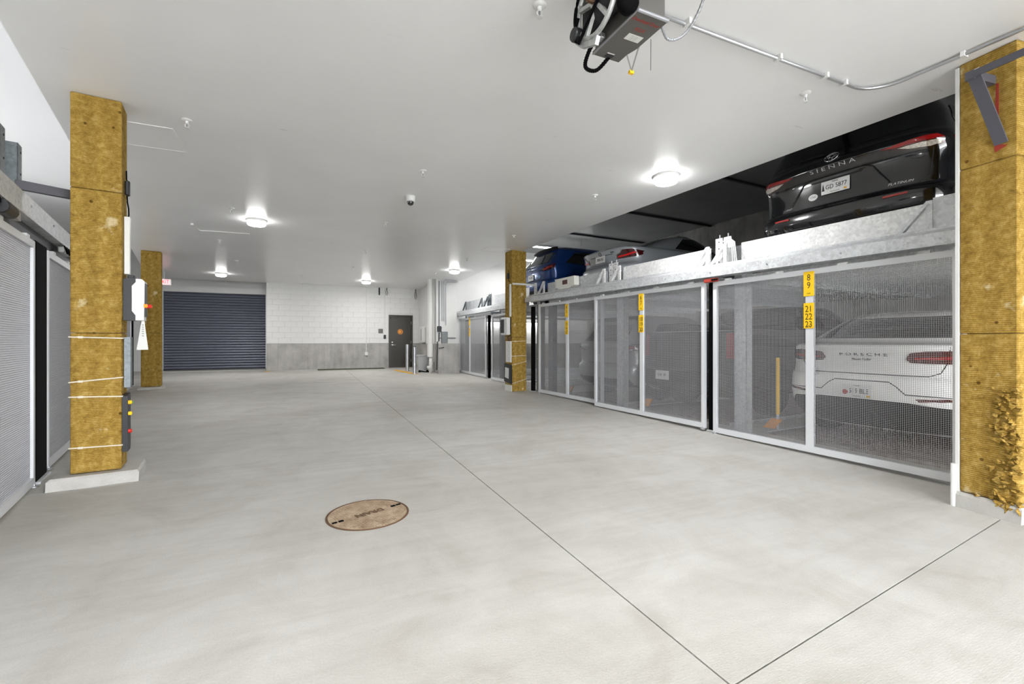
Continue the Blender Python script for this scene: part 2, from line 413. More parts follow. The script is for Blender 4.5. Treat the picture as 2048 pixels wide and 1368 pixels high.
# outer walls
wrgt = MB(); wrgt.box((0, 0, 2.1), (.3, 24, 5.4)); o = struct(wrgt.build('wall_right', 'conc'), 'concrete wall behind the right parking bays'); o.location = R(3, 6.3); o.rotation_euler.z = RA
for s0 in (-1.3, 1.2, 3.7, 6.2, 8.7, 11.2):
    for z0 in (-.3, 1.0, 2.3):
        p = MB().b2((-.03, s0 + .01, z0 + .006), (0, s0 + 2.49, z0 + 1.294)).build('concrete_panel', 'conc', o); p.location = (-.15, -3, 0)
o = struct(MB().box((0, 0, 2.1), (.3, 30, 5.4)).build('wall_left', 'leftceil'), 'white wall behind the left parking bays'); o.location = Lf(4, 6.4); o.rotation_euler.z = LA
wf = MB(); wf.b2((-14, -4.3, -.4), (-.6, -4, HIGH)); wf.b2((5.2, -4.3, -.4), (13, -4, HIGH)); wf.b2((-.6, -4.3, 3.2), (5.2, -4, HIGH))
struct(wf.build('wall_front', 'white_wall'), 'entrance wall with an open vehicle doorway behind the viewer')
# roller door recess
GD = 20.2
rc = MB(); rc.b2((-14, GD + .05, 3.0), (-1.25, GD + .3, HIGH)); rc.b2((-14, GD + .05, -.2), (-4.62, GD + .3, 3.0)); rc.b2((-1.34, GD + .05, -.2), (-1.25, GD + .3, 3.0))
struct(rc.build('wall_door_recess', 'white_wall'), 'white wall around the grey roller door')
struct(MB().b2((-1.25, WY + .36, -.2), (-1.0, GD + .3, HIGH)).build('wall_recess_side', 'white_wall'), 'white side wall of the roller door recess')
d = struct(MB().b2((-4.62, GD + .06, .0), (-1.34, GD + .09, 3.02)).build('door_1', 'charcoal'), 'slate grey roller door of narrow interlocking slats')
prof = [(GD + .05, 0), (GD + .012, .02), (GD + .0, .045), (GD + .012, .08), (GD + .05, .098)]
sm = None; z = .16
while z < 2.99:
    if sm is None: o = MB().prism([(a, b) for a, b in prof], -4.6, -1.36, 'X').build('slat', 'slat', d); sm = o.data
    else: o = link('slat', sm, None, d)
    o.location = (0, 0, z); z += .1
MB().b2((-4.6, GD - .02, .12), (-1.36, GD + .05, .17)).build('bottom_bar', 'charcoal', d)
for x in (-4.64, -1.32): MB().b2((x - .035, GD - .05, .1), (x + .035, GD + .06, 3.02)).build('side_track', 'galv', d)
MB().b2((-4.68, GD - .12, 3.0), (-1.27, GD + .05, 3.22)).build('hood', 'white', d)
struct(MB().b2((-4.7, GD - .9, .105), (-1.3, GD + .3, .118)).build('trim_threshold', 'offwhite'), 'pale threshold slab below the roller door')
# exit door
d = struct(MB().b2((3.22, WY + .03, fz(WY) + .005), (4.08, WY + .075, 2.2)).build('door_2', 'brown'), 'dark bronze steel exit door with a round orange sign')
fr = MB(); fr.b2((3.16, WY - .02, fz(WY)), (3.215, WY + .1, 2.26)); fr.b2((4.085, WY - .02, fz(WY)), (4.14, WY + .1, 2.26)); fr.b2((3.215, WY - .02, 2.205), (4.085, WY + .1, 2.26)); fr.build('door_frame', 'brown', d)
MB().lathe([(.115, 0), (.115, .006), (.1, .01)], 28, (3.63, WY + .019, 1.58), 'Y').build('round_sign', 'copper', d)
MB().lathe([(.06, 0), (.055, .004)], 5, (3.61, WY + .014, 1.58), 'Y').build('sign_emblem', 'amber', d)
hd = MB(); hd.lathe([(.03, 0), (.03, .02), (.015, .03), (.015, .06)], 12, (3.3, WY - .03, 1.04), 'Y'); hd.bar((3.3, WY - .03, 1.04), (3.43, WY - .03, 1.035), .02, .02); hd.build('lever_handle', 'chrome', d)
MB().lathe([(.028, 0), (.028, .03)], 12, (3.3, WY + .0, 1.15), 'Y').build('deadbolt', 'chrome', d)
for z in (.4, 1.15, 1.95): MB().lathe([(.014, -.06), (.014, .06)], 8, (4.075, WY + .01, z)).build('hinge', 'steel', d)
cl = MB(); cl.b2((3.24, WY - .04, 2.12), (3.5, WY + .03, 2.18)); cl.bar((3.3, WY - .05, 2.19), (3.62, WY - .02, 2.2), .02, .015); cl.build('door_closer', 'brown', d)

# ================================================================== COLUMNS
def board_column(name, loc, rz, sx, sy, label, seams, base_d, wool_lo, straps=(), zt=CEIL):
    r = root(name, loc, rz, label, 'column', 'mineral wool clad columns')
    zs = [wool_lo] + list(seams) + [zt]; b0 = loc[2]
    for a, b in zip(zs, zs[1:]):
        MB().bevbox((sx / 2, sy / 2, (a + b) / 2 - b0), (sx, sy, b - a - .004), .006).build('board', 'wool', r)
    MB().b2((.03, .03, 0), (sx - .03, sy - .03, zt - b0 - .01)).build('core', 'joint', r)
    ex, ey, h = base_d
    mb = MB(); n = 14; rnd = random.Random(3)
    ring = lambda k, z: [(sx / 2 + (sx / 2 + ex - k) * a + rnd.uniform(-.006, .006), sy / 2 + (sy / 2 + ey - k) * b + rnd.uniform(-.006, .006), z) for a, b in ((-1, -1), (-.5, -1), (0, -1), (.5, -1), (1, -1), (1, 0), (1, 1), (0, 1), (-1, 1), (-1, 0))]
    mb.loft([ring(0, -.05), ring(0, h - .02), ring(.015, h)]); mb.build('plinth', 'floor', r)
    for (z0, z1) in straps:
        t = MB(); e = .007
        t.tube([(sx + e, sy * .8, z1 - b0), (sx + e, -e, z1 - b0), (-e, -e, z0 - b0), (-e, sy * .8, z0 - b0)], .006, 6)
        t.box((sx * .2, -e - .003, z0 - b0 + (z1 - z0) * .2), (.03, .014, .018)); t.build('strap', 'tie', r)
    return r
c1 = board_column('insulated_column', (-1.819, 5.116, fz(5.2)), math.atan2(.046, .336), .339, .27, 'ochre mineral wool column nearest the left gates, with four white straps', (1.285, 2.54), (.13, .09, .1), .07,
                  ((1.25, 1.24), (.86, .89), (.735, .72), (.295, .285)))
c2 = board_column('insulated_column', (-3.502, 13.43, fz(13.4)), math.atan2(.059, .38), .385, .3, 'ochre mineral wool column standing before the grey roller door', (1.4,), (.06, .05, .06), .12)
c3 = board_column('insulated_column', (4.478, 9.774, fz(9.8)), .08, .39, .35, 'ochre mineral wool column in the middle of the right row of gates', (1.3, 2.5), (-.02, -.02, .14), .0,
                  ((1.2, 1.21), (.85, .86), (.64, .72), (.2, .3)))
c4 = board_column('insulated_column', (4.60, 1.44, fz(1.6)), -.12, .55, .33, 'ochre mineral wool column at the right edge, near the viewer, torn at its foot', (1.27, 2.54), (.03, .03, .12), .05)
MB().b2((-.012, .0, -.0), (-.001, .34, .15)).build('kerb', 'offwhite', c3)
# torn wool at the foot of the near column
rnd = random.Random(11); tw = MB()
for i in range(170):
    zz = rnd.uniform(.08, .95); k = 1 - zz
    y = rnd.gauss(.05, .035 + .06 * k * .5); x = -.004 + rnd.uniform(-.02, .0)
    r0 = rnd.uniform(.012, .045) * (.5 + .8 * k); n = Vector((rnd.uniform(-1, -.2), rnd.uniform(-1, 1), rnd.uniform(-1, 1))).normalized()
    a = n.cross(Vector((0, 0, 1))).normalized(); b = a.cross(n); P = Vector((x, max(-.02, y), zz))
    tw.add([P + (a * math.cos(t) + b * math.sin(t)) * r0 * rnd.uniform(.4, 1.3) + n * rnd.uniform(-.012, .014) for t in (0, 1.2, 2.5, 3.7, 5)] + [P + n * .02, P - n * .012],
           [(0, 1, 5), (1, 2, 5), (2, 3, 5), (3, 4, 5), (4, 0, 5), (1, 0, 6), (2, 1, 6), (3, 2, 6), (4, 3, 6), (0, 4, 6)])
o = tw.build('torn_wool', 'wool', c4, kind='stuff'); o['label'] = 'ragged torn wool fibres'
# corner strip and foot sleeve on near column
st = MB(); st.b2((-.006, .333, .1), (.03, .356, CEIL - fz(1.6) - .02)); st.build('corner_strip', 'white', c4)
st = MB(); st.tube([(-.02, .36, .0), (-.018, .36, .33)], .018, 10); st.build('pipe_sleeve', 'white', c4)

# steel bracket on the near column
r = root('steel_bracket', (4.6, 1.44, 2.6), -.12, 'dark grey steel door bracket on the near right column', 'bracket')
mb = MB(); mb.bar((-.25, .125, .55), (-.003, .085, .05), .012, .075, (0, 1, 0)); mb.build('strut', 'steelblue', r)
mb = MB(); mb.bar((-.26, .14, .53), (-.002, .14, .53), .05, .06); mb.build('arm', 'steelblue', r)
mb = MB(); mb.bar((-.235, .16, .545), (-.235, -.9, .545), .06, .012); mb.bar((-.262, .16, .525), (-.262, -.9, .525), .008, .05); mb.build('rail', 'steelblue', r)
mb = MB(); mb.prism([(.05, .03), (.12, .0), (.125, .03), (.115, .5), (.10, .5), (.10, .05)], -.004, -.001, 'X'); mb.build('firestop_edge', 'red_primer', r)
mb = MB(); mb.lathe([(.008, -.012), (.008, .012)], 6, (-.25, .1, .555), 'Y'); mb.build('bolt', 'chrome', r)

# ================================================================== CARS
def catmull(P, sub):
    out = []; n = len(P)
    for i in range(n - 1):
        p0, p1, p2, p3 = P[max(i - 1, 0)], P[i], P[i + 1], P[min(i + 2, n - 1)]
        for k in range(sub):
            t = k / sub; t2, t3 = t * t, t * t * t
            out.append([.5 * (2 * b + (c - a) * t + (2 * a - 5 * b + 4 * c - e) * t2 + (3 * b - a - 3 * c + e) * t3) for a, b, c, e in zip(p0, p1, p2, p3)])
    out.append(list(P[-1])); return out
class Car:
    """levels: (z, rear x, front x, half width, rear corner depth, front corner depth); x runs from the tail (0) to the nose."""
    def __init__(s, name, loc, rz, label, levels, paint, group=None, flip=False, pw=2.7):
        s.r = root(name, loc, rz + (PI if flip else 0), label, 'car', group); s.pb = M[paint]
        lv = catmull(levels, 4); rings = []
        for z, xr, xf, hw, kr, kf in lv:
            half = []
            for i in range(13):
                t = i / 12 * PI / 2; half.append((xr + kr * (1 - max(0, math.cos(t)) ** (2 / pw)), hw * max(0, math.sin(t)) ** (2 / pw)))
            a, b = xr + kr, xf - kf
            for i in range(1, 15):
                u = i / 15; half.append((a + (b - a) * u, hw * (1 + .012 * math.sin(PI * u))))
            for i in range(13):
                t = (1 - i / 12) * PI / 2; half.append((xf - kf * (1 - max(0, math.cos(t)) ** (2 / pw)), hw * max(0, math.sin(t)) ** (2 / pw)))
            rings.append([(x, y, z) for x, y in half] + [(x, -y, z) for x, y in half[-2:0:-1]])
        mb = MB().loft(rings); s.body = mb.build('body', paint, s.r, True)
        smooth_by(s.body, 50)
        me = s.body.data
        s.bvh = BVHTree.FromPolygons([v.co.copy() for v in me.vertices], [tuple(p.vertices) for p in me.polygons])
    def hit(s, a, b, side):
        if side == 'rear': o, d = Vector((-2, a, b)), Vector((1, 0, 0))
        elif side == 'front': o, d = Vector((9, a, b)), Vector((-1, 0, 0))
        elif side == 'left': o, d = Vector((a, 3, b)), Vector((0, -1, 0))
        else: o, d = Vector((a, -3, b)), Vector((0, 1, 0))
        h, n, _, _ = s.bvh.ray_cast(o, d)
        if h is None:
            q = {'rear': (0, a, b), 'front': (5, a, b), 'left': (a, 1, b), 'right': (a, -1, b)}[side]
            h, n, _, _ = s.bvh.find_nearest(Vector(q))
        return h, (n if n.dot(d) < 0 else -n)
    def patch(s, name, poly, side, m, off=.006, th=.012, cell=.06, parent=None):
        bm = bmesh.new(); vs = [bm.verts.new((a, b, 0)) for a, b in poly]
        bm.faces.new(vs); bmesh.ops.triangulate(bm, faces=bm.faces[:])
        for _ in range(5):
            E = [e for e in bm.edges if e.calc_length() > cell]
            if not E: break
            bmesh.ops.subdivide_edges(bm, edges=E, cuts=1); bmesh.ops.triangulate(bm, faces=bm.faces[:])
        top = {}; P = []; F = []
        bm.verts.index_update(); n = len(bm.verts)
        hits = [s.hit(v.co.x, v.co.y, side) for v in bm.verts]
        P = [h + nn * off for h, nn in hits] + [h - nn * (th - off) for h, nn in hits]
        for f in bm.faces: F.append(tuple(v.index for v in f.verts))
        for e in bm.edges:
            if e.is_boundary: a, b = e.verts[0].index, e.verts[1].index; F.append((a, b, b + n, a + n))
        bm.free(); mb = MB(); mb.add(P, F)
        o = mb.build(name, m, parent or s.r); smooth_by(o, 45); return o
    def mirror(s, name, poly, side, m, **k):
        s.patch(name, poly, side, m, **k); return s.patch(name, [(-a, b) for a, b in poly[::-1]], side, m, **k)
    def line(s, name, pts, side, m, r=.004, off=.0, step=.05):
        Q = []
        for (a, b), (c, d) in zip(pts, pts[1:]):
            n = max(1, int(math.hypot(c - a, d - b) / step))
            Q += [(a + (c - a) * i / n, b + (d - b) * i / n) for i in range(n)]
        Q.append(pts[-1]); H = [s.hit(a, b, side) for a, b in Q]
        return MB().tube([h + n * off for h, n in H], r, 6).build(name, m, s.r)
    def text(s, txt, size, y, z, m, cond=1., name='badge', **k):
        me = text_mesh(txt, size, cond, .0025, **k); me.materials.clear(); me.name = name
        for v in me.vertices:
            c = v.co.copy(); h, n = s.hit(y - c.x, z + c.y, 'rear'); v.co = h + n * (.003 + c.z)
        return link(name, me, m, s.r, 'stuff')
    def plate(s, y, z, lines, tilt=0., wd=.305, ht=.155, out=.012, bg='white'):
        h, n = s.hit(y, z, 'rear'); h2, _ = s.hit(y, z + ht / 2, 'rear'); h3, _ = s.hit(y, z - ht / 2, 'rear')
        x = min(h.x, h2.x, h3.x) - out; p = MB(); p.bevbox((0, 0, 0), (.012, wd, ht), .004)
        o = p.build('licence_plate', bg, s.r); o.location = (x, y, z)
        for t, sz, dy, dz, cd, m in lines: text(t, sz, (-.007, dy, dz), (0, -1, 0), (0, 0, 1), m, o, 'plate_lettering', cd, extrude=.0008)
        return o
    def wheels(s, xs, hw, rad=.36):
        tm = rm = None
        for x in xs:
            for sd in (1, -1):
                if tm is None:
                    o = MB().lathe([(rad * .6, -.11), (rad * .93, -.115), (rad, -.09), (rad, .09), (rad * .93, .115), (rad * .6, .11)], 28, axis='Y').build('wheel', 'tyre', s.r, True); tm = o.data; smooth_by(o)
                    q = MB(); q.lathe([(rad * .62, -.09), (rad * .62, .1), (rad * .56, .09), (rad * .56, .04), (.05, .05)], 24, axis='Y')
                    for k in range(5):
                        a = 2 * PI * k / 5; q.bar((.04 * math.cos(a), .075, .04 * math.sin(a)), (rad * .58 * math.cos(a), .085, rad * .58 * math.sin(a)), .05, .03, (0, 1, 0))
                    rmo = q.build('rim', 'steel', o); rm = rmo.data
                else:
                    o = link('wheel', tm, None, s.r); rmo = link('rim', rm, None, o)
                o.location = (x, sd * (hw - .12), rad); o.rotation_euler.z = 0 if sd > 0 else PI
                arch = [(x + (rad + .06) * math.cos(t), rad + (rad + .06) * math.sin(t)) for t in [PI * k / 14 - .15 * (1 - 2 * k / 14) for k in range(15)]]
                s.patch('wheel_arch', arch, 'left' if sd > 0 else 'right', 'trim', off=.003, th=.01, cell=.2)
    def side_glass(s, poly, m='glass'):
        for sd in ('left', 'right'): s.patch('side_window', poly, sd, m, cell=.14)

UP = 2.09
# ---- black minivan, upper deck
L = 5.15
van = [(.24, .36, L - .3, .82, .30, .5), (.32, .14, L - .1, .92, .34, .6), (.42, .045, L - .02, .96, .36, .7), (.56, .0, L, .985, .36, .75), (.66, .0, L, .99, .36, .75), (.71, .02, L, .99, .36, .75), (.735, .075, L - .01, .985, .34, .75),
       (.80, .09, L - .03, .985, .33, .75), (.95, .10, L - .1, .985, .32, .75), (1.08, .09, L - .3, .985, .32, .8), (1.15, .05, L - .7, .98, .33, .8), (1.20, .03, L - 1.0, .975, .34, .8), (1.26, .045, L - 1.15, .965, .34, .8), (1.31, .085, L - 1.25, .95, .33, .8),
       (1.4, .13, L - 1.4, .92, .32, .8), (1.55, .20, L - 1.65, .87, .31, .8), (1.68, .25, L - 1.95, .80, .30, .8), (1.74, .33, L - 2.2, .74, .32, .8), (1.775, .55, L - 2.5, .62, .4, .7), (1.785, 1.1, L - 3.1, .3, .3, .3)]
c = Car('minivan', R(1.17, .43, UP + zo(1.17)), RA, 'glossy black minivan on the upper deck, plate GD 5877', van, 'p_black')
c.patch('rear_window', [(-.74, 1.345), (.74, 1.345), (.66, 1.52), (.58, 1.68), (-.58, 1.68), (-.66, 1.52)], 'rear', 'glass')
wi = c.patch('rear_wiper', [(.1, 1.34), (.42, 1.36), (.42, 1.375), (.1, 1.36)], 'rear', 'trim', off=.02)
for sg in (1, -1):
    P = lambda q: [(a * sg, b) for a, b in q][::sg]
    t = c.patch('tail_light', P([(.44, 1.175), (.62, 1.195), (.80, 1.215), (.90, 1.215), (.94, 1.18), (.93, 1.12), (.85, 1.105), (.70, 1.12), (.58, 1.145)]), 'rear', 'darkred', off=.008)
    c.patch('red_lens', P([(.46, 1.178), (.62, 1.193), (.80, 1.213), (.89, 1.212), (.93, 1.175), (.78, 1.172), (.60, 1.162)]), 'rear', 'redlens', off=.013, parent=t)
    c.patch('clear_lens', P([(.60, 1.152), (.78, 1.160), (.92, 1.162), (.91, 1.125), (.84, 1.112), (.70, 1.125)]), 'rear', 'clear', off=.013, parent=t)
    c.patch('side_lamp', [(.42 if sg > 0 else .42, 1.24), (.62, 1.22), (.74, 1.17), (.6, 1.14), (.38, 1.12), (.34, 1.2)], 'left' if sg > 0 else 'right', 'redlens', off=.012)
    c.patch('reflector', P([(.50, .64), (.70, .65), (.70, .67), (.50, .66)]), 'rear', 'redlens', off=.01)
    c.line('tailgate_seam', [(.86 * sg, 1.10), (.845 * sg, .95), (.83 * sg, .82), (.76 * sg, .76)], 'rear', 'trim', .004)
    c.line('plate_recess_edge', [(.30 * sg, 1.075), (.37 * sg, 1.05), (.43 * sg, .96), (.52 * sg, .83)], 'rear', 'p_black', .011)
c.line('plate_recess_top', [(-.30, 1.075), (.30, 1.075)], 'rear', 'p_black', .012)
c.patch('grab_recess', [(-.28, 1.05), (.28, 1.05), (.26, 1.03), (-.26, 1.03)], 'rear', 'trim', off=.006)
c.line('tailgate_bottom_seam', [(-.78, .755), (.78, .755)], 'rear', 'trim', .005)
c.text('S I E N N A', .054, .015, 1.165, 'chrome', 1.9, 'model_badge')
c.text('PLATINUM', .036, -.61, .795, 'chrome', 1.2, 'trim_badge', shear=.3)
c.text('HYBRID', .03, .58, .80, 'chrome', 1.2, 'side_badge', shear=.3)
def ring3(cx, cz, rx, rz, r, n=24): return [(cx + rx * math.cos(2 * PI * k / n), cz + rz * math.sin(2 * PI * k / n)) for k in range(n + 1)]
for k, (q) in enumerate((ring3(.02, 1.275, .075, .05, 0), ring3(.02, 1.285, .052, .022, 0), ring3(.02, 1.272, .022, .045, 0))):
    H = [c.hit(a, b, 'rear') for a, b in q]; MB().tube([h + n * .012 for h, n in H], .007 if k == 0 else .005, 6).build('emblem', 'chrome', c.r, True)
pl = c.plate(0, .945, [('GD 5877', .072, -.012, .0, .85, 'plate_ink'), ('MAINE', .022, 0, .056, 1., 'plate_ink'), ('VACATIONLAND', .013, 0, -.058, 1., 'gdoc')])
MB().b2((-.0075, -.125, -.065), (-.006, -.095, -.045)).build('registration_sticker', 'ypaint', pl)
tr = MB()
for k in range(4): tr.prism([(.128 - .018 + .004 * k, -.035 + .018 * k), (.128 + .018 - .004 * k, -.035 + .018 * k), (.128, -.005 + .018 * k)], -.0075, -.006, 'X')
tr.build('pine_tree_print', 'plate_ink', pl)
st = c.patch('oval_sticker', [(.255 + .055 * math.cos(2 * PI * k / 20), .875 + .04 * math.sin(2 * PI * k / 20)) for k in range(20)], 'rear', 'white', off=.004, th=.006)
c.text('CNS', .036, .255, .875, 'gdoc', 1., 'sticker_lettering')
c.side_glass([(.55, 1.3), (1.4, 1.27), (2.6, 1.25), (3.6, 1.22), (3.0, 1.6), (2.4, 1.66), (1.2, 1.66), (.75, 1.58)])
for sd in ('left', 'right'): c.line('window_chrome', [(.60, 1.62), (.50, 1.45), (.52, 1.29), (.9, 1.26), (2.5, 1.23)], sd, 'chrome', .006, .006)
c.patch('windscreen', [(-.75, 1.2), (.75, 1.2), (.6, 1.6), (-.6, 1.6)], 'front', 'glass', cell=.15)
c.wheels((1.08, 4.1), .97)

# ---- white SUV, lower deck behind the nearest gate
L = 4.68
suv = [(.2, .30, L - .2, .78, .3, .5), (.3, .14, L - .08, .88, .34, .6), (.42, .05, L - .02, .93, .38, .65), (.55, .01, L, .955, .42, .7), (.66, .0, L, .96, .44, .7), (.74, .01, L - .01, .96, .44, .7), (.80, .03, L - .03, .96, .43, .7), (.84, .065, L - .05, .955, .42, .7),
       (.92, .08, L - .12, .95, .42, .8), (1.02, .07, L - .5, .945, .42, .8), (1.1, .05, L - .95, .93, .42, .8), (1.145, .04, L - 1.1, .915, .42, .8), (1.175, .075, L - 1.2, .90, .42, .8), (1.19, .20, L - 1.25, .88, .40, .8),
       (1.23, .34, L - 1.35, .85, .36, .8), (1.35, .58, L - 1.6, .78, .34, .8), (1.48, .86, L - 1.9, .70, .34, .8), (1.57, 1.15, L - 2.2, .60, .34, .6), (1.61, 1.6, L - 2.6, .42, .3, .4)]
c = Car('sport_utility_car', R(.97, .62, .0), RA, 'white SUV with plate 519 BLE behind the nearest right gate', suv, 'p_white')
c.patch('rear_window', [(-.70, 1.25), (.70, 1.25), (.64, 1.36), (.56, 1.5), (-.56, 1.5), (-.64, 1.36)], 'rear', 'glass')
c.patch('rear_valance', [(-.90, .22), (.90, .22), (.90, .40), (.80, .52), (.40, .555), (-.40, .555), (-.80, .52), (-.90, .40)], 'rear', 'trim', off=.004)
for sg in (1, -1):
    P = lambda q: [(a * sg, b) for a, b in q][::sg]
    t = c.patch('tail_light', P([(.40, 1.02), (.44, 1.085), (.56, 1.105), (.76, 1.11), (.925, 1.10), (.93, 1.0), (.76, .975), (.56, .975), (.44, .98)]), 'rear', 'darkred', off=.012)
    c.patch('light_bar', P([(.47, 1.04), (.9, 1.06), (.9, 1.03), (.47, 1.015)]), 'rear', 'redlens', off=.017, parent=t)
    c.patch('reflector', P([(.50, .60), (.86, .63), (.86, .605), (.53, .575)]), 'rear', 'darkred', off=.008)
    c.line('tailgate_seam', [(.74 * sg, 1.15), (.72 * sg, 1.0), (.67 * sg, .88), (.58 * sg, .84), (0, .84)], 'rear', 'trim', .005)
    c.line('bumper_seam', [(0, .765), (.27 * sg, .765), (.34 * sg, .72), (.42 * sg, .64), (.9 * sg, .635)], 'rear', 'trim', .005)
c.text('P O R S C H E', .046, 0, 1.06, 'plate_ink', 1.75, 'maker_badge')
c.text('Macan Turbo', .036, .02, 1.005, 'plate_ink', 1., 'model_badge', shear=.35)
pl = c.plate(.02, .645, [('519 BLE', .075, -.02, -.005, .8, 'plate_ink'), ('MAINE', .02, 0, .058, 1., 'plate_ink'), ('Vacationland', .014, 0, -.06, 1., 'plate_ink')])
MB().b2((-.0075, -.13, -.07), (-.006, -.1, -.045)).build('registration_sticker', 'ypaint', pl)
MB().lathe([(.03, -.0076), (.03, -.006)], 7, (0, .12, -.02), 'X').build('lobster_print', 'lobster', pl)
c.side_glass([(1.0, 1.2), (1.8, 1.17), (2.7, 1.14), (3.3, 1.13), (2.6, 1.48), (1.9, 1.52), (1.35, 1.44)])
c.patch('windscreen', [(-.7, 1.2), (.7, 1.2), (.55, 1.5), (-.55, 1.5)], 'front', 'glass', cell=.15)
c.wheels((.98, 3.78), .955, .37)

# ---- silver coupe, upper deck
L = 4.43
cpe = [(.2, .30, L - .2, .7, .3, .5), (.3, .1, L - .06, .82, .34, .6), (.42, .02, L, .87, .38, .7), (.54, .0, L, .885, .4, .75), (.60, .02, L, .885, .4, .75), (.64, .07, L - .02, .885, .4, .75),
       (.72, .085, L - .1, .88, .4, .8), (.80, .06, L - .5, .875, .42, .8), (.87, .03, L - 1.0, .86, .42, .8), (.915, .01, L - 1.2, .84, .42, .8), (.93, .025, L - 1.25, .82, .42, .8), (.94, .12, L - 1.3, .80, .42, .8),
       (.965, .40, L - 1.36, .77, .36, .8), (1.02, .66, L - 1.45, .74, .34, .8), (1.14, .98, L - 1.65, .68, .34, .8), (1.27, 1.36, L - 1.95, .60, .34, .7), (1.345, 1.75, L - 2.2, .48, .3, .5), (1.365, 2.0, L - 2.3, .2, .1, .1)]
c = Car('coupe', R(5.72, .62, UP + zo(5.72)), RA, 'silver two-door coupe with lit-looking red tail lamps on the upper deck', cpe, 'p_silver')
c.patch('rear_window', [(-.62, 1.03), (.62, 1.03), (.52, 1.22), (-.52, 1.22)], 'rear', 'glass')
c.patch('trunk_lip', [(-.7, .925), (-.4, .945), (0, .95), (.4, .945), (.7, .925), (.7, .912), (0, .93), (-.7, .912)], 'rear', 'p_silver', off=.02)
for sg in (1, -1):
    P = lambda q: [(a * sg, b) for a, b in q][::sg]
    t = c.patch('tail_light', P([(.45, .72), (.46, .80), (.55, .83), (.60, .885), (.78, .88), (.865, .84), (.87, .77), (.84, .735), (.6, .715)]), 'rear', 'darkred', off=.01)
    c.patch('light_bar', P([(.48, .745), (.48, .775), (.66, .79), (.80, .83), (.83, .80), (.68, .76)]), 'rear', 'redglow', off=.016, parent=t)
    c.line('trunk_seam', [(.57 * sg, .90), (.55 * sg, .84), (.44 * sg, .80), (.42 * sg, .68), (0, .655)], 'rear', 'trim', .003)
c.patch('plate_recess', [(-.36, .70), (.36, .70), (.34, .83), (-.34, .83)], 'rear', 'p_silver', off=.001)
c.line('recess_edge', [(-.36, .835), (.36, .835)], 'rear', 'trim', .006)
H = [c.hit(a, b, 'rear') for a, b in ring3(0, .875, .035, .03, 0)]; MB().tube([h + n * .006 for h, n in H], .005, 6).build('emblem', 'trim', c.r)
c.text('M235i', .035, -.36, .868, 'trim', 1., 'model_badge')
c.plate(0, .765, [('2056 SG', .07, 0, 0, .85, 'plate_ink')], ht=.14)
c.side_glass([(1.35, .98), (2.0, .97), (2.9, .95), (2.5, 1.2), (2.1, 1.27), (1.7, 1.23)])
c.patch('windscreen', [(-.62, .98), (.62, .98), (.5, 1.25), (-.5, 1.25)], 'front', 'glass', cell=.15)
c.wheels((.9, 3.6), .87, .32)

# ---- generic crossovers
def crossover(name, loc, rz, label, paint, H=1.66, flip=False, lights='redlens', plate=True, sticker=False):
    L = 4.5; k = H / 1.66
    lv = [(.22, .32, L - .2, .76, .3, .5), (.32, .1, L - .06, .87, .34, .6), (.45, .02, L, .91, .38, .7), (.58, .0, L, .92, .4, .75), (.66, .02, L, .92, .4, .75), (.7, .075, L - .02, .92, .38, .75),
          (.82, .09, L - .05, .92, .36, .8), (.94, .08, L - .3, .92, .36, .8), (1.02, .055, L - .8, .91, .36, .8), (1.08, .075, L - 1.1, .90, .35, .8), (1.14, .13, L - 1.2, .87, .34, .8), (1.3, .26, L - 1.45, .80, .33, .8), (1.45, .38, L - 1.75, .73, .32, .8), (1.56, .44, L - 2.05, .66, .32, .7), (1.63, .60, L - 2.3, .56, .34, .5), (1.66, 1.1, L - 2.8, .3, .3, .3)]
    lv = [(q[0] * k,) + tuple(q[1:]) for q in lv]
    c = Car(name, loc, rz, label, lv, paint, flip=flip)
    c.patch('rear_window', [(-.68, 1.14 * k), (.68, 1.14 * k), (.58, 1.46 * k), (-.58, 1.46 * k)], 'rear', 'glass')
    c.patch('roof_spoiler', [(-.6, 1.53 * k), (.6, 1.53 * k), (.58, 1.57 * k), (-.58, 1.57 * k)], 'rear', 'trim', off=.06, th=.1)
    c.patch('lower_bumper', [(-.84, .26 * k), (.84, .26 * k), (.8, .42 * k), (-.8, .42 * k)], 'rear', 'trim', off=.004)
    for sg in (1, -1):
        P = lambda q: [(a * sg, b * k) for a, b in q][::sg]
        t = c.patch('tail_light', P([(.50, .95), (.62, 1.0), (.80, 1.06), (.89, 1.09), (.89, .98), (.78, .93), (.62, .92)]), 'rear', 'darkred', off=.012)
        c.patch('light_bar', P([(.60, .96), (.86, 1.04), (.86, 1.01), (.62, .94)]), 'rear', lights, off=.017, parent=t)
        c.line('tailgate_seam', [(.68 * sg, 1.1 * k), (.66 * sg, .8 * k), (.58 * sg, .71 * k), (0, .70 * k)], 'rear', 'trim', .004)
    if plate: c.plate(0, .80 * k, [('7215 XA', .07, 0, 0, .8, 'plate_ink')])
    H2 = [c.hit(a, b, 'rear') for a, b in ring3(0, .99 * k, .05, .035, 0)]; MB().tube([h + n * .006 for h, n in H2], .006, 6).build('emblem', 'chrome', c.r)
    if sticker: c.patch('round_sticker', [(-.42 + .045 * math.cos(2 * PI * q / 16), .76 + .045 * math.sin(2 * PI * q / 16)) for q in range(16)], 'rear', 'sky_sticker', off=.005)
    c.side_glass([(.62, 1.13 * k), (1.5, 1.11 * k), (2.6, 1.08 * k), (3.2, 1.07 * k), (2.5, 1.44 * k), (1.7, 1.5 * k), (1.0, 1.46 * k)])
    c.patch('windscreen', [(-.68, 1.12 * k), (.68, 1.12 * k), (.55, 1.46 * k), (-.55, 1.46 * k)], 'front', 'glass', cell=.15)
    c.wheels((.9, 3.6), .915, .35)
    return c
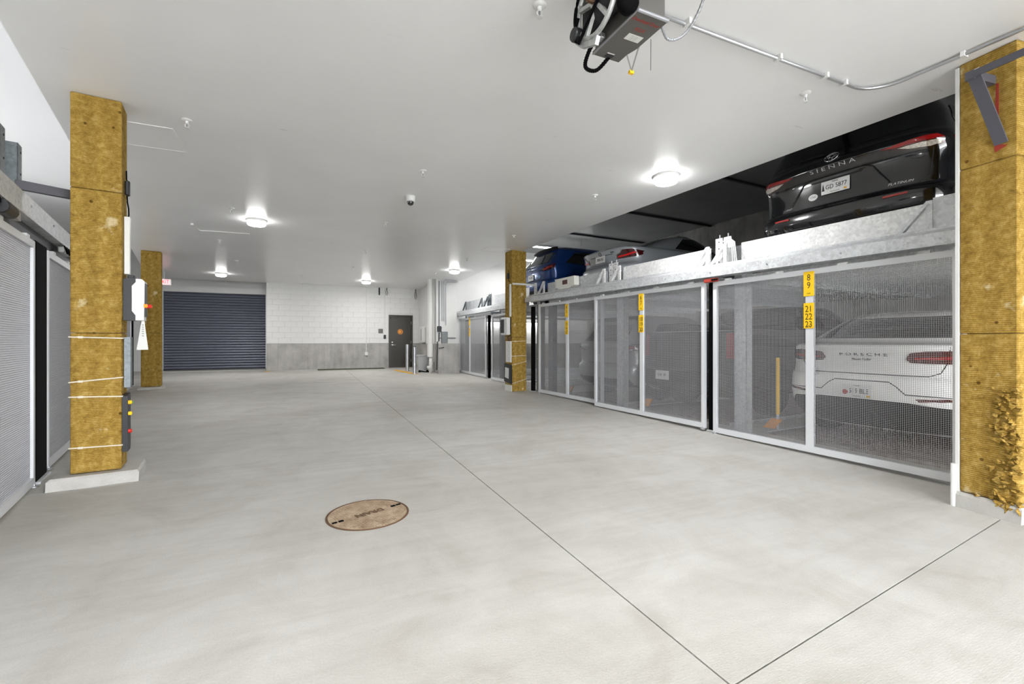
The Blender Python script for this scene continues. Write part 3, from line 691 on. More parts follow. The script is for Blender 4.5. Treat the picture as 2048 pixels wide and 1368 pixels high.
crossover('sport_utility_car', (5.52, 10.98, UP + .04), 0, 'deep blue SUV on the upper deck beside the middle column', 'p_blue', 1.6, sticker=True)
crossover('sport_utility_car', R(5.66, .5, .045), RA, 'grey SUV parked low behind the third gate from the right', 'p_grey', 1.7)
crossover('sport_utility_car', Lf(1.9, .75, -.02), LA, 'silver SUV behind the left gate beside the near column', 'p_silver', 1.6, flip=True)
crossover('sport_utility_car', Lf(-1.2, .85, -.03), LA, 'grey SUV behind the nearest left gate', 'p_grey', 1.55, flip=True)
# ---- dark pickup
L = 5.4
pk = [(.32, .12, L - .15, .86, .14, .5), (.42, .03, L - .04, .94, .12, .6), (.56, .0, L, .96, .12, .6), (.66, .01, L, .97, .12, .6), (.7, .07, L, .97, .12, .6), (.9, .08, L - .02, .975, .12, .6), (1.1, .08, L - .08, .97, .12, .7), (1.28, .085, L - .25, .96, .12, .7), (1.34, .11, L - .5, .95, .12, .7),
      (1.355, .5, L - .8, .94, .1, .7), (1.36, 1.35, L - 1.3, .93, .1, .7), (1.375, 1.62, L - 1.55, .92, .12, .7), (1.5, 1.68, L - 1.75, .86, .14, .7), (1.7, 1.78, L - 2.05, .76, .18, .6), (1.78, 1.9, L - 2.25, .68, .2, .5), (1.81, 2.2, L - 2.6, .4, .2, .3)]
c = Car('pickup_truck', R(3.58, .62, .03), RA, 'dark navy pickup truck behind the second gate from the right', pk, 'p_dark', pw=3.6)
for sg in (1, -1):
    P = lambda q: [(a * sg, b) for a, b in q][::sg]
    c.patch('tail_light', P([(.80, .92), (.95, .92), (.945, 1.3), (.80, 1.3)]), 'rear', 'redlens', off=.01)
    c.line('tailgate_seam', [(.78 * sg, 1.32), (.78 * sg, .74), (0, .74)], 'rear', 'trim', .005)
c.patch('rear_bumper', [(-.92, .5), (.92, .5), (.92, .66), (-.92, .66)], 'rear', 'trim', off=.03, th=.05)
c.patch('cab_rear_window', [(-.6, 1.45), (.6, 1.45), (.54, 1.68), (-.54, 1.68)], 'rear', 'glass')
c.plate(.35, .6, [('8341 TP', .07, 0, 0, .8, 'plate_ink')], out=.05)
c.side_glass([(1.9, 1.42), (3.9, 1.38), (3.45, 1.62), (3.1, 1.69), (2.0, 1.69)])
c.patch('windscreen', [(-.75, 1.42), (.75, 1.42), (.6, 1.68), (-.6, 1.68)], 'front', 'glass', cell=.15)
c.wheels((1.05, 4.45), .96, .38)

# ================================================================== SLIDING GATES
def wire_panel(r, y0, y1, z0, z1, pitch=.0167, d=.0027):
    mb = MB(); n = max(2, round((y1 - y0) / pitch))
    def strip(lo, hi):
        x0, a0, b0 = lo; x1, a1, b1 = hi
        P = [(x, a, b) for x in (x0, x1) for a in (a0, a1) for b in (b0, b1)]
        return P
    for k in range(n + 1):
        y = y0 + (y1 - y0) * k / n
        mb.add(strip((-d / 2, y - d / 2, z0), (d / 2, y + d / 2, z1)), [(0, 1, 3, 2), (4, 6, 7, 5), (0, 4, 5, 1), (2, 3, 7, 6)])
    n = round((z1 - z0) / pitch)
    for k in range(n + 1):
        z = z0 + (z1 - z0) * k / n; s = .0014
        mb.add(strip((-d / 2 + s, y0, z - d / 2), (d / 2 + s, y1, z + d / 2)), [(0, 1, 3, 2), (4, 6, 7, 5), (0, 2, 6, 4), (1, 5, 7, 3)])
    return mb.build('wire_mesh', 'wire', r, kind='stuff')
def gate(loc, rz, width, hgt, mull, label, plates=(), side=-1, st=.055, group='sliding mesh gates'):
    """local y runs along the row; side = which local x faces the aisle"""
    r = root('sliding_gate', loc, rz, label, 'gate', group)
    D = .045; c = 0
    for y in (st / 2, width - st / 2): MB().b2((-D / 2, y - st / 2, 0), (D / 2, y + st / 2, hgt)).build('stile', 'alu', r)
    MB().b2((-D / 2, st, 0), (D / 2, width - st, .07)).build('bottom_rail', 'alu', r)
    MB().b2((-D / 2, st, hgt - .06), (D / 2, width - st, hgt)).build('top_rail', 'alu', r)
    cuts = [st]
    if mull is not None:
        MB().b2((-D / 2, mull - .04, .07), (D / 2, mull + .04, hgt - .06)).build('mullion', 'alu', r)
        wire_panel(r, st, mull - .04, .07, hgt - .06); wire_panel(r, mull + .04, width - st, .07, hgt - .06)
    else: wire_panel(r, st, width - st, .07, hgt - .06)
    for (z0, z1, wd, lines, sz, m) in plates:
        p = MB().bevbox((side * (D / 2 + .004), mull + .003, (z0 + z1) / 2), (.006, wd, z1 - z0), .0025).build('number_plate', m, r)
        for i, t in enumerate(lines):
            text(t, sz, (side * (D / 2 + .0075), mull + .003, z1 - .07 - i * sz * .86), (0, side, 0), (0, 0, 1), 'ink', p, 'number', .8, extrude=.0006)
        text('CAR', .02, (side * (D / 2 + .0075), mull + .003, z0 + .03), (0, side, 0), (0, 0, 1), 'ink', p, 'small_print', 1., extrude=.0006)
    for y in (.03, width - .03):
        f = MB(); f.lathe([(.03, 0), (.035, .006), (.035, .016), (.01, .02), (.008, .035)], 12, (side * .02, y, -.022)); f.build('floor_roller', 'steel', r)
    for k in range(4):
        MB().box((side * .01, width * (.1 + .27 * k), hgt + .012), (.03, .09, .024)).build('hanger', 'galv_white', r)
    return r
def rgate(s0, s1, off, mull, label, plates):
    yb = R(s0, off)[1]; b = fz(R((s0 + s1) / 2, 0)[1]) + .03; t = 2.015 + zo((s0 + s1) / 2)
    return gate(R(s0, off, b), RA, s1 - s0, t - b, mull, label, plates)
def pl2(b, a, c, m='yellow', wd=.115):
    return [(1.71 - b, 1.985 - b, wd, a, .1, m), (1.35 - b, 1.635 - b, wd, c, .1, m)]
rgate(-.11, 2.42, 0, 1.265, 'nearest right sliding mesh gate with yellow plates 8 9 and 21 22 23', pl2(-.03, ['8', '9'], ['21', '22', '23']))
rgate(2.56, 5.04, 0, 1.235, 'right sliding mesh gate with yellow plates 6 7 and 18 19 20', pl2(0, ['6', '7'], ['18', '19', '20']))
rgate(4.91, 7.25, .085, 1.17, 'right sliding mesh gate in front of the grey SUV, next to the middle column', pl2(.03, ['4', '5'], ['15', '16', '17']))
FX = 5.12
def fgate(y0, y1, mull, label, plates):
    b = fz((y0 + y1) / 2) + .03
    return gate((FX, y0, b), 0, y1 - y0, 1.99 - b, mull, label, plates)
fgate(13.08, 15.72, 1.5, 'farthest right sliding mesh gate against the concrete pilaster', pl2(.08, ['1'], ['10', '11']))
fgate(10.35, 12.6, 1.1, 'right sliding mesh gate half hidden behind the middle column', pl2(.06, ['2', '3'], ['12', '13', '14']))
# left gates
def lgate(s0, s1, off, mull, label):
    b = fz(Lf((s0 + s1) / 2, 0)[1]) + .03
    return gate(Lf(s0, off, b), LA, s1 - s0, 2.07 - b, mull, label, (), 1)
lgate(-2.5, .02, 0, 1.25, 'nearest left sliding mesh gate at the photo edge')
lgate(.487, 3.0, 0, 1.25, 'left sliding mesh gate just behind the near left column')
lgate(3.45, 5.95, 0, 1.25, 'third left sliding mesh gate, hidden mostly by the near left column')
lgate(6.4, 8.9, 0, 1.25, 'farthest left sliding mesh gate beside the far left column')

# black edge posts and guide posts
def post(loc, rz, wx, wy, h, label, m='black', name='door_post', group='gate posts'):
    r = root(name, loc, rz, label, 'post', group)
    MB().bevbox((0, 0, h / 2), (wx, wy, h), .006).build('post_body', m, r)
    MB().bevbox((0, 0, .012), (wx + .06, wy + .02, .024), .004).build('foot_plate', 'galv', r)
    return r
def hpost(x): return 2.06
for s, lab in ((2.49, 'black rubber-edged gate post between the two nearest right gates'), (7.5, 'black gate post beside the middle right column')):
    y = R(s, .06)[1]; post(R(s, .07, fz(y)), RA, .07, .1, 2.02 - fz(y), lab)
post((FX + .05, 12.97, fz(13)), 0, .07, .1, 1.95, 'black gate post between the two farthest right gates')
for s, lab in ((.255, 'wide black gate post between the first two left gates'), (3.22, 'black gate post hidden behind the near left column'), (6.2, 'black gate post between the far left gates'), (9.42, 'black gate post beside the far left column')):
    y = Lf(s, .1)[1]; post(Lf(s, .01, fz(y)), LA, .06, .38 if s < 1 else .2, 2.09 - fz(y), lab)
def gpost(loc, rz, h, label, m='galv'):
    r = root('guide_post', loc, rz, label, 'post', 'galvanised guide posts')
    a = MB(); a.b2((-.06, -.09, 0), (-.052, .09, h)); a.b2((-.06, -.09, 0), (.06, -.082, h)); a.b2((-.06, .082, 0), (.06, .09, h)); a.b2((.052, -.09, 0), (.06, -.05, h)); a.b2((.052, .05, 0), (.06, .09, h)); a.build('channel', m, r)
    b = MB(); b.box((0, 0, .008), (.22, .26, .016)); b.build('foot_plate', m, r)
    c = MB()
    for k in range(5): c.lathe([(.011, 0), (.011, .012)], 6, (-.073, (-.05, .05)[k % 2], h * (.15 + .17 * k)), 'X')
    c.build('bolts', 'steel', r, kind='stuff')
    return r
for s, lab in ((2.2, 'galvanised guide post standing behind the left edge of the nearest right gate'), (4.62, 'galvanised guide post between the pickup and the grey SUV'), (7.0, 'galvanised guide post behind the gate beside the middle column')):
    y = R(s, .3)[1]; gpost(R(s, .3, fz(y)), RA, 2.5 - fz(y), lab, 'galv' if s < 6 else 'galv_dark')
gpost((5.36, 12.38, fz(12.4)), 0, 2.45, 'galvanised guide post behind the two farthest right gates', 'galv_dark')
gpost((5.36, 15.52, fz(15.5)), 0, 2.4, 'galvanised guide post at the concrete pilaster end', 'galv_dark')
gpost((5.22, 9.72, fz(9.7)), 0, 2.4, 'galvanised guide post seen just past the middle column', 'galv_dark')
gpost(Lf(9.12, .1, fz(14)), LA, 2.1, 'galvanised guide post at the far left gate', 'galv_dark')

# ================================================================== BEAMS, DECKS, FASCIAS
def beam(loc, rz, length, label, slope, poly, m='galv', bolts=True):
    r = root('gate_beam', loc, rz, label, 'beam', 'galvanised gate beams', math.atan(slope))
    MB().prism(poly, 0, length, 'Y').build('channel', m, r)
    f = poly[0][0]
    if bolts:
        for k in range(int(length / .8)):
            MB().lathe([(.01, -.004), (.01, .004)], 8, (f + (-.003 if f < poly[-1][0] else .003), .35 + .8 * k, (poly[0][1] + poly[1][1]) / 2), 'X').build('bolt', 'steel', r)
    return r
bp = [(-.10, .0), (-.10, .115), (-.02, .155), (-.02, .175), (.07, .175), (.07, .0), (.055, .0), (.055, .13), (-.085, .09), (-.085, .0)]
beam(R(-.35, 0, 2.06), RA, 7.95, 'long galvanised beam above the three nearest right gates', .0075, bp)
MB()
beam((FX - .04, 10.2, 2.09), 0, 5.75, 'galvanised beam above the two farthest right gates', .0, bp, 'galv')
# track rail below the beam
def track(loc, rz, length, label, slope=0.):
    r = root('gate_track', loc, rz, label, 'track', 'gate tracks', math.atan(slope))
    MB().b2((-.02, 0, 0), (.09, length, .02)).build('rail', 'galv_dark', r)
    return r
# decks
def deck(loc, rz, width, depth, label, corr=True):
    r = root('parking_deck', loc, rz, label, 'deck', 'steel parking decks')
    n = int(depth / .12); pts = []
    for k in range(n):
        x = depth * k / n; q = depth / n
        pts += [(x, 0), (x + q * .35, 0), (x + q * .5, -.035), (x + q * .85, -.035)]
    pts.append((depth, 0))
    m = MB(); m.loft([[(x, y, z) for x, z in pts] + [(x, y, z + .004) for x, z in pts[::-1]] for y in (0, width)]); m.build('corrugated_sheet', 'galv_white', r)
    for y in (.0, width - .06): MB().b2((0, y, -.1), (depth, y + .06, -.002)).build('side_beam', 'galv', r)
    MB().b2((-.012, 0, -.07), (0, width, -.002)).build('front_edge', 'galv_white', r)
    return r
def fascia(s0, s1, off, z0, z1, label, m='galv_white'):
    r = root('deck_fascia', R(s0, off, z0 + zo((s0 + s1) / 2)), RA, label, 'panel', 'galvanised deck fascias')
    w_, h = s1 - s0, z1 - z0
    f = MB(); f.loft([[(x, y, z) for x, z in ((0, 0), (0, h), (.02, h), (.02, h - .01), (.006, h - .01), (.006, 0))] for y in (0, w_)]); f.build('sheet', m, r)
    MB().b2((-.006, 0, .0), (.0, w_, .022)).build('lower_fold', m, r)
    for y in (.02, w_ - .05): MB().b2((-.004, y, .02), (0, y + .03, h)).build('end_fold', m, r)
    return r
fascia(-.4, 2.08, .1, 2.25, 2.50, 'bright galvanised deck fascia below the black minivan')
fascia(2.55, 4.38, .1, 2.25, 2.49, 'galvanised deck fascia right of the silver coupe')
fascia(4.8, 6.9, .1, 2.25, 2.47, 'galvanised deck fascia below the silver coupe carrying the display box', 'galv')
fr = root('deck_fascia', (FX + .08, 10.3, 2.27), 0, 'galvanised deck fascia above the farthest right gates', 'panel', 'galvanised deck fascias')
MB().b2((0, 0, 0), (.006, 2.3, .3)).build('sheet', 'galv', fr); MB().b2((0, 2.75, 0), (.006, 4.9, .3)).build('sheet', 'galv', fr)
for s0, s1, lab in ((-.3, 2.1, 'upper steel deck carrying the black minivan'), (2.5, 4.5, 'empty upper steel deck between minivan and coupe'), (4.75, 6.9, 'upper steel deck carrying the silver coupe')):
    deck(R(s0, .16, UP - .008 + zo((s0 + s1) / 2)), RA, s1 - s0, 5.3, lab)
deck((FX + .16, 10.0, UP + .03), 0, 2.3, 5.3, 'upper steel deck carrying the blue SUV')
deck((FX + .16, 13.1, UP + .03), 0, 2.3, 5.3, 'empty upper steel deck at the far end of the right row')
for s0, s1, lab in ((-.2, 2.1, 'lower steel deck under the white SUV'), (2.6, 4.6, 'lower steel deck under the pickup truck'), (4.9, 6.9, 'lower steel deck under the grey SUV')):
    r = root('parking_deck', R(s0, .62, fz(R((s0 + s1) / 2, 0)[1])), RA, lab, 'deck', 'steel parking decks')
    MB().b2((0, 0, -.005), (5.0, s1 - s0, .035)).build('deck_plate', 'platedeck', r)
    for y in (0, s1 - s0 - .05): MB().b2((0, y, -.005), (5, y + .05, .037)).build('side_rail', 'galv', r)
for y0, lab in ((10.4, 'empty lower steel deck behind the middle column'), (13.2, 'empty lower steel deck behind the farthest gate')):
    r = root('parking_deck', (FX + .62, y0, fz(y0)), 0, lab, 'deck', 'steel parking decks')
    MB().b2((0, 0, 0), (4.9, 2.2, .04)).build('deck_plate', 'galv_white', r)
    for y in (0, .7, 1.45, 2.15): MB().b2((0, y, .04), (4.9, y + .05, .10)).build('side_rail', 'galv', r)

# brackets and lifting guides on the beam
def bracket(loc, rz, label, h=.26, dy=.2, m='galv', plate=False):
    r = root('beam_bracket', loc, rz, label, 'bracket', 'triangular beam brackets')
    MB().b2((-.03, -.05, 0), (.0, 0, h)).build('upright', m, r)
    mb = MB(); mb.bar((-.015, dy, .005), (-.015, -.01, h - .02), .03, .042, (1, 0, 0)); mb.build('brace', m, r)
    MB().b2((-.03, -.05, -.004), (.03, dy + .03, .004)).build('foot', m, r)
    if plate: MB().b2((-.02, -.45, 0), (-.012, -.05, h + .02)).build('gusset', m, r)
    return r
bz = 2.235
for s, lab, k in ((.14, 'triangular bracket on the beam under the black minivan', 1), (2.28, 'triangular bracket with cables beside the tall guide plates', 0), (2.56, 'triangular bracket at the right end of the middle deck fascia', 0), (4.4, 'triangular bracket at the left end of the middle deck fascia', 0), (4.82, 'triangular bracket below the silver coupe number plate', 0), (6.95, 'triangular bracket nearest the middle column', 0)):
    bracket(R(s, .03, bz + zo(s)), RA, lab, .27, .2, 'galv_white' if 2 < s < 5 else 'galv', k == 1)
for y, lab in ((15.0, 'farthest triangular bracket on the far beam'), (13.45, 'triangular bracket in the middle of the far beam'), (12.95, 'triangular bracket beside the far lifting guide')):
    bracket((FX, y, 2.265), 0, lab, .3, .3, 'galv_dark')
def lifter(loc, rz, label, h=.4, m='galv_white'):
    r = root('lifting_guide', loc, rz, label, 'guide', 'deck lifting guides')
    for y in (0, .13):
        MB().b2((0, y, 0), (.012, y + .11, h)).build('plate', m, r)
        hb = MB()
        for k in range(4): hb.lathe([(.009, -.003), (.009, .001)], 8, (-.002, y + .055, .06 + .09 * k), 'X')
        hb.build('bolt_holes', 'trim', r)
        MB().tube([(.02, y + .055, h - .02), (.02, y + .055, h + .05)], .009, 8).build('rod', 'steel', r)
    return r
lifter(R(2.22, .08, bz), RA, 'bolted lifting guide plates between minivan and middle deck', .38)
lifter(R(4.5, .08, bz + .02), RA, 'bolted lifting guide plates in front of the silver coupe', .36)
lifter((FX + .05, 12.8, 2.27), 0, 'lifting guide plates on the far beam', .36, 'galv_dark')
r = root('guide_cables', R(2.2, .02, bz), RA, 'looped grey cables beside the near lifting guide', 'cable')
for k in range(3): MB().tube([(-.02 - .01 * k, .02 + .03 * k, .30), (-.03, -.03 + .02 * k, .33 - .01 * k), (-.03, -.10 + .02 * k, .27), (-.03, -.12 + .025 * k, .12), (-.03, -.13 + .03 * k, .0)], .008, 6).build('cable', 'galv_white', r)
MB()
r = root('track_stop', R(2.42, -.06, 2.037), RA, 'dark red steel track stop above the black gate post', 'stop')
MB().bevbox((0, 0, 0), (.05, .2, .05), .004).build('stop_block', 'red_primer', r); MB().tube([(-.03, -.12, 0), (-.03, -.03, 0)], .012, 8).build('buffer', 'black', r)
# display box
r = root('display_box', R(6.0, -.02, 2.28 + zo(6)), RA, 'beige display box with a dark red window on the right deck fascia', 'display')
MB().prism([(-.33, .02), (-.33, .2), (.33, .2), (.33, .02), (.15, -.03), (-.15, -.03)], -.02, .1, 'X').build('case', 'offwhite', r)
MB().b2((-.023, -.09, .06), (-.019, .09, .15)).build('window', 'display', r)
MB().prism([(.33, .02), (.33, .2), (.42, .21), (.38, .0)], .0, .02, 'X').build('side_flap', 'white', r)
# yellow guide paddles
def paddle(loc, rz, h, label):
    r = root('floor_guide', loc, rz, label, 'guide', 'yellow floor guides')
    if h: MB().b2((-.012, -.018, .2), (.012, .018, h)).build('pole', 'yellow', r); MB().b2((-.01, -.015, .0), (.01, .015, .2)).build('pole_foot', 'galv', r)
    MB().add([(-.02, -.06, .14), (-.02, .08, .14), (-.02, .20, .0), (-.02, .04, .0), (.01, -.06, .14), (.01, .08, .14), (.01, .20, .0), (.01, .04, .0)], [(0, 1, 2, 3), (7, 6, 5, 4), (0, 4, 5, 1), (1, 5, 6, 2), (2, 6, 7, 3), (3, 7, 4, 0)]).build('foot_flag', 'amber', r)
    return r
paddle(R(1.95, .66, .03), RA, .96, 'tall yellow floor guide pole beside the white SUV')
paddle(R(6.75, .66, .04), RA, .0, 'low yellow floor flag behind the third right gate')
paddle(R(4.3, .66, .03), RA, .0, 'low yellow floor flag behind the second right gate')

# left beam
lb = [(.03, .07), (.03, .20), (-.08, .225), (-.10, .225), (-.10, .0), (.06, .0), (.06, .02), (.03, .03)]
beam(Lf(-2.9, 0, 2.2), LA, 13.0, 'long galvanised beam above the left gates', .0, lb, 'galv')
mb = MB(); mb.b2((-.16, 0, 0), (-.02, 13, .095)); o = tag(mb.build('gate_track', 'charcoal'), 'dark track housing under the left beam', 'track'); o.location = Lf(-2.9, 0, 2.105); o.rotation_euler.z = LA
r = root('gate_drive', Lf(-.9, -.045, 2.14), LA, 'black gate drive motor under the left beam', 'motor')
MB().lathe([(.045, -.12), (.05, -.1), (.05, .1), (.03, .12)], 14, (0, 0, 0), 'Y').build('motor', 'devblack', r); MB().box((0, .2, 0), (.05, .12, .06)).build('gearbox', 'cast', r)
for k in range(2): MB().tube([(0, -.1, .03), (.02, -.25, .05 - .06 * k), (0, -.45, .0), (0, -.6, .03)], .008, 6).build('cable', 'black', r)
r = root('gate_drive', Lf(1.05, -.045, 2.15), LA, 'small cable cluster under the left beam beside the near column', 'motor')
MB().bevbox((0, 0, 0), (.06, .3, .07), .01).build('gearbox', 'cast', r)
for k in range(4): MB().tube([(.03, -.2 + .1 * k, .03), (.045, -.14 + .1 * k, -.04), (.03, -.08 + .1 * k, .03)], .007, 6).build('cable', 'black', r)
def cpost(s, off, h, label):
    r = root('channel_post', Lf(s, off, 2.3), LA, label, 'post', 'steel channel posts over the left beam')
    a = MB(); a.b2((-.04, -.06, 0), (.04, -.054, h)); a.b2((.034, -.06, 0), (.04, .06, h)); a.b2((-.04, -.06, 0), (-.034, .06, h)); a.build('channel', 'galv_dark', r)
    h2 = MB()
    for k in range(3): h2.lathe([(.01, 0), (.01, .004)], 8, (.04, .02, h * (.3 + .3 * k)), 'X')
    h2.build('bolt_holes', 'trim', r); return r
cpost(-.27, .145, .62, 'galvanised channel post at the left photo edge')
cpost(.195, .145, .63, 'galvanised channel post above the first left gate')
o = tag(MB().bar((-2.2, 5.2, 2.53), (-1.86, 5.40, 2.53), .05, .075).build('tie_bar', 'steelblue'), 'dark steel tie bar from left beam to the near column', 'bar')
# mid column tie bar
r = root('tie_bar', (4.5, 9.75, 2.56), RA, 'white steel tie bar from the middle column to the beam', 'bar')
MB().bar((-.02, 0, 0), (.62, 0, .0), .03, .04).build('bar', 'offwhite', r); MB().b2((.58, -.03, -.22), (.63, .03, .05)).build('clamp', 'galv_white', r)

# ================================================================== THINGS ON THE COLUMNS
# near left column side face: local frame of the column
def on_c1(x, y, z): return (Matrix.Rotation(math.atan2(.046, .336), 3, 'Z') @ Vector((x, y, 0)) + Vector((-1.819, 5.116, z)))
ra1 = math.atan2(.046, .336)
r = root('control_panel', on_c1(.339, .0, 0), ra1, 'black and white operating panel on the side of the near left column', 'control panel')
MB().prism([(.003, 1.405), (.003, 1.77), (.02, 1.79), (.09, 1.79), (.09, 1.755), (.062, 1.72), (.062, 1.49), (.088, 1.45), (.088, 1.405)], .05, .22, 'Y').build('black_back', 'devblack', r)
MB().prism([(.0635, 1.491), (.0635, 1.719), (.0915, 1.756), (.0915, 1.785), (.135, 1.785), (.155, 1.765), (.15, 1.405), (.0895, 1.405), (.0895, 1.451)], .052, .218, 'Y').build('white_case', 'white', r)
MB().b2((.1535, .08, 1.44), (.160, .19, 1.75)).build('display_strip', 'devblack', r)
MB().lathe([(.016, 0), (.016, .02), (.01, .026)], 12, (.150, .06, 1.54), 'X').build('lamp_button', 'orange', r)
MB().lathe([(.018, 0), (.018, .035), (.012, .045)], 12, (.158, .12, 1.54), 'X').build('stop_button', 'redbtn', r)
MB().bevbox((.055, .14, 1.805), (.05, .12, .03), .006).build('top_knob', 'devblack', r)
MB().b2((.004, .09, .79), (.05, .2, 1.25)).build('mounting_sheet', 'galv_dark', r)
r2 = root('paper_tag', on_c1(.339, .04, 0), ra1, 'white printed paper tag hanging below the operating panel', 'paper')
MB().add([(.135, 0, 1.40), (.155, 0, 1.40), (.10, -.01, 1.135), (.185, -.01, 1.135), (.135, .002, 1.40), (.155, .002, 1.40), (.10, -.008, 1.135), (.185, -.008, 1.135)], [(0, 1, 3, 2), (4, 6, 7, 5), (0, 2, 6, 4), (1, 5, 7, 3), (0, 4, 5, 1), (2, 3, 7, 6)]).build('sheet', 'paper', r2)
for k in range(6): MB().b2((.138, -.0032 - .0006 * k, 1.36 - .02 * k), (.152, -.0022 - .0006 * k, 1.366 - .02 * k)).build('print_line', 'gdoc', r2)
r = root('button_box', on_c1(.339, 0, 0), ra1, 'black push-button box strapped low on the near left column', 'control box')
MB().prism([(-.005, .72), (.14, .74), (.16, .70), (.16, .26), (.14, .22), (-.005, .22)], .004, .042, 'X').build('case', 'devblack', r)
for z, m in ((.66, 'yellow'), (.56, 'yellow'), (.40, 'redbtn')):
    MB().lathe([(.018, 0), (.018, .02), (.012, .026)], 12, (.043, .03, z), 'X').build('button', m, r)
MB().b2((.043, .07, .645), (.075, .075, .662)).build('green_tag', 'greenbtn', r)
r = root('hanging_connector', on_c1(.345, .12, 0), ra1, 'black cable plug hanging on the near left column', 'cable')
MB().tube([(.01, .0, 2.78), (.012, .0, 2.69)], .006, 6).build('cord', 'black', r); MB().bevbox((.02, .0, 2.62), (.035, .06, .14), .01).build('plug', 'devblack', r)
MB().tube([(.015, 0, 2.55), (.015, .02, 2.50), (.02, .05, 2.44), (.02, .06, 2.38), (.02, .03, 2.37)], .006, 6).build('hook', 'black', r)
o = tag(MB().b2((.004, .10, 1.83), (.042, .16, 2.355)).build('cable_duct', 'pvc'), 'white cable duct above the operating panel', 'duct'); o.location = on_c1(.339, 0, 0); o.rotation_euler.z = ra1

# middle right column, aisle face
r3 = (4.478, 9.774, 0); a3 = .08
r = root('control_panel', r3, a3, 'white operating panel on the middle right column', 'control panel')
MB().bevbox((-.06, .22, 1.56), (.10, .34, .42), .02).build('white_case', 'white', r); MB().b2((-.115, .20, 1.40), (-.108, .37, 1.72)).build('display_strip', 'devblack', r); MB().b2((-.025, .05, 1.38), (-.003, .12, 1.76)).build('black_back', 'devblack', r)
o = MB().bevbox((-.03, .10, 1.27), (.05, .12, .12), .015).build('key_switch', 'rustdark', r)
r = root('wire_trunking', r3, a3, 'pale perforated trunking cover below the white operating panel', 'panel')
MB().b2((-.03, .02, .70), (-.003, .26, 1.2)).build('cover', 'pvc', r)
hs = MB()
for k in range(9): hs.lathe([(.007, -.002), (.007, .001)], 6, (-.031, .14 + .05 * ((k % 3) - 1), .76 + .05 * k), 'X')
hs.build('holes', 'gdoc', r)
r = root('document_pouch', r3, a3, 'dark document pouch with a white sheet strapped low on the middle column', 'pouch')
MB().prism([(-.01, .64), (.3, .67), (.31, .24), (-.02, .2)], -.05, -.012, 'X').build('pouch', 'devblack', r); MB().prism([(.07, .56), (.25, .58), (.26, .34), (.08, .31)], -.055, -.051, 'X').build('sheet', 'paper', r)
r = root('conduit', r3, a3, 'white conduit running up the middle right column', 'conduit')
MB().b2((-.028, .035, 1.785), (-.002, .09, 2.56)).build('duct', 'pvc', r)
r = root('hanging_connector', r3, a3, 'black cable plug hanging high on the middle right column', 'cable')
MB().bevbox((-.03, .14, 2.76), (.04, .07, .14), .01).build('plug', 'devblack', r); MB().tube([(-.025, .14, 2.9), (-.025, .14, 2.83)], .006, 6).build('cord', 'black', r); MB().tube([(-.025, .14, 2.69), (-.03, .11, 2.63), (-.025, .07, 2.61)], .007, 6).build('hook', 'black', r)

# ================================================================== CEILING THINGS
lamps = [((-.762, 9.236), 'round ceiling lamp over the left of the aisle, nearest on that side'), ((-2.387, 17.0), 'round ceiling lamp in front of the roller door'), ((2.038, 17.0), 'round ceiling lamp before the white block wall'),
         ((4.162, 13.284), 'round ceiling lamp above the farthest right gates'), ((4.286, 4.548), 'large-looking round ceiling lamp above the nearest right gates'), ((.5, .7), 'added round ceiling lamp right above the viewer, out of view'), ((-.1, -1.3), 'added round ceiling lamp behind the viewer, out of view')]  # last two lamps are unseen additions that brighten the near end
proto = None
for (x, y), lab in lamps:
    if proto is None:
        r = root('ceiling_lamp', (x, y, CEIL), 0, lab, 'lamp', 'round ceiling lamps')
        MB().lathe([(.165, 0), (.165, -.03), (.15, -.045)], 32).build('housing', 'white', r, True); smooth_by(r.children[0])
        MB().lathe([(.148, -.03), (.148, -.075), (.135, -.095), (.10, -.105)], 32).build('diffuser', 'lit', r, True); smooth_by(r.children[1])
        proto = r
    else: r = dup_tree(proto); r.location = (x, y, CEIL); r['label'] = lab
    l = bpy.data.lights.new('lamp_light', 'AREA'); l.shape = 'DISK'; l.size = .26; l.energy = LAMP; l.color = (1, .99, .985)
    lo = bpy.data.objects.new('lamp_light', l); COL.objects.link(lo); lo.parent = r; lo.location = (0, 0, -.115)
# fluorescent battens in the parking bays, seen and added
def batten(loc, rz, length, label, watt, up=0.):
    r = root('strip_light', loc, rz, label, 'lamp', 'fluorescent strip lights')
    MB().bevbox((0, 0, .03), (length, .12, .06), .006).build('housing', 'white', r)
    for y in (-.03, .03): MB().tube([(-length / 2 + .03, y, -.02), (length / 2 - .03, y, -.02)], .016, 10).build('tube', 'tube', r)
    if up:
        for x in (-length * .35, length * .35): MB().tube([(x, 0, .055), (x, 0, up)], .008, 6).build('hanger', 'steel', r)
    l = bpy.data.lights.new('strip_light_source', 'AREA'); l.shape = 'RECTANGLE'; l.size = length; l.size_y = .1; l.energy = watt
    lo = bpy.data.objects.new('strip_light_source', l); COL.objects.link(lo); lo.parent = r; lo.location = (0, 0, -.06)
    return r
batten((7.3, 14.6, 4.1), 0, 3.0, 'strip light high over the farthest right bay', 40, HIGH - 4.1)
batten((7.6, 13.2, 4.3), 0, 3.0, 'second strip light high over the far right bays', 40, HIGH - 4.3)
batten((7.4, 15.835, 1.9), 0, 2.4, 'strip light low on the end wall of the right bays', 12)
batten(R(5.9, 6.05, 1.95), RA + PI / 2, 2.0, 'strip light at the back of the bay with the grey SUV', 9)
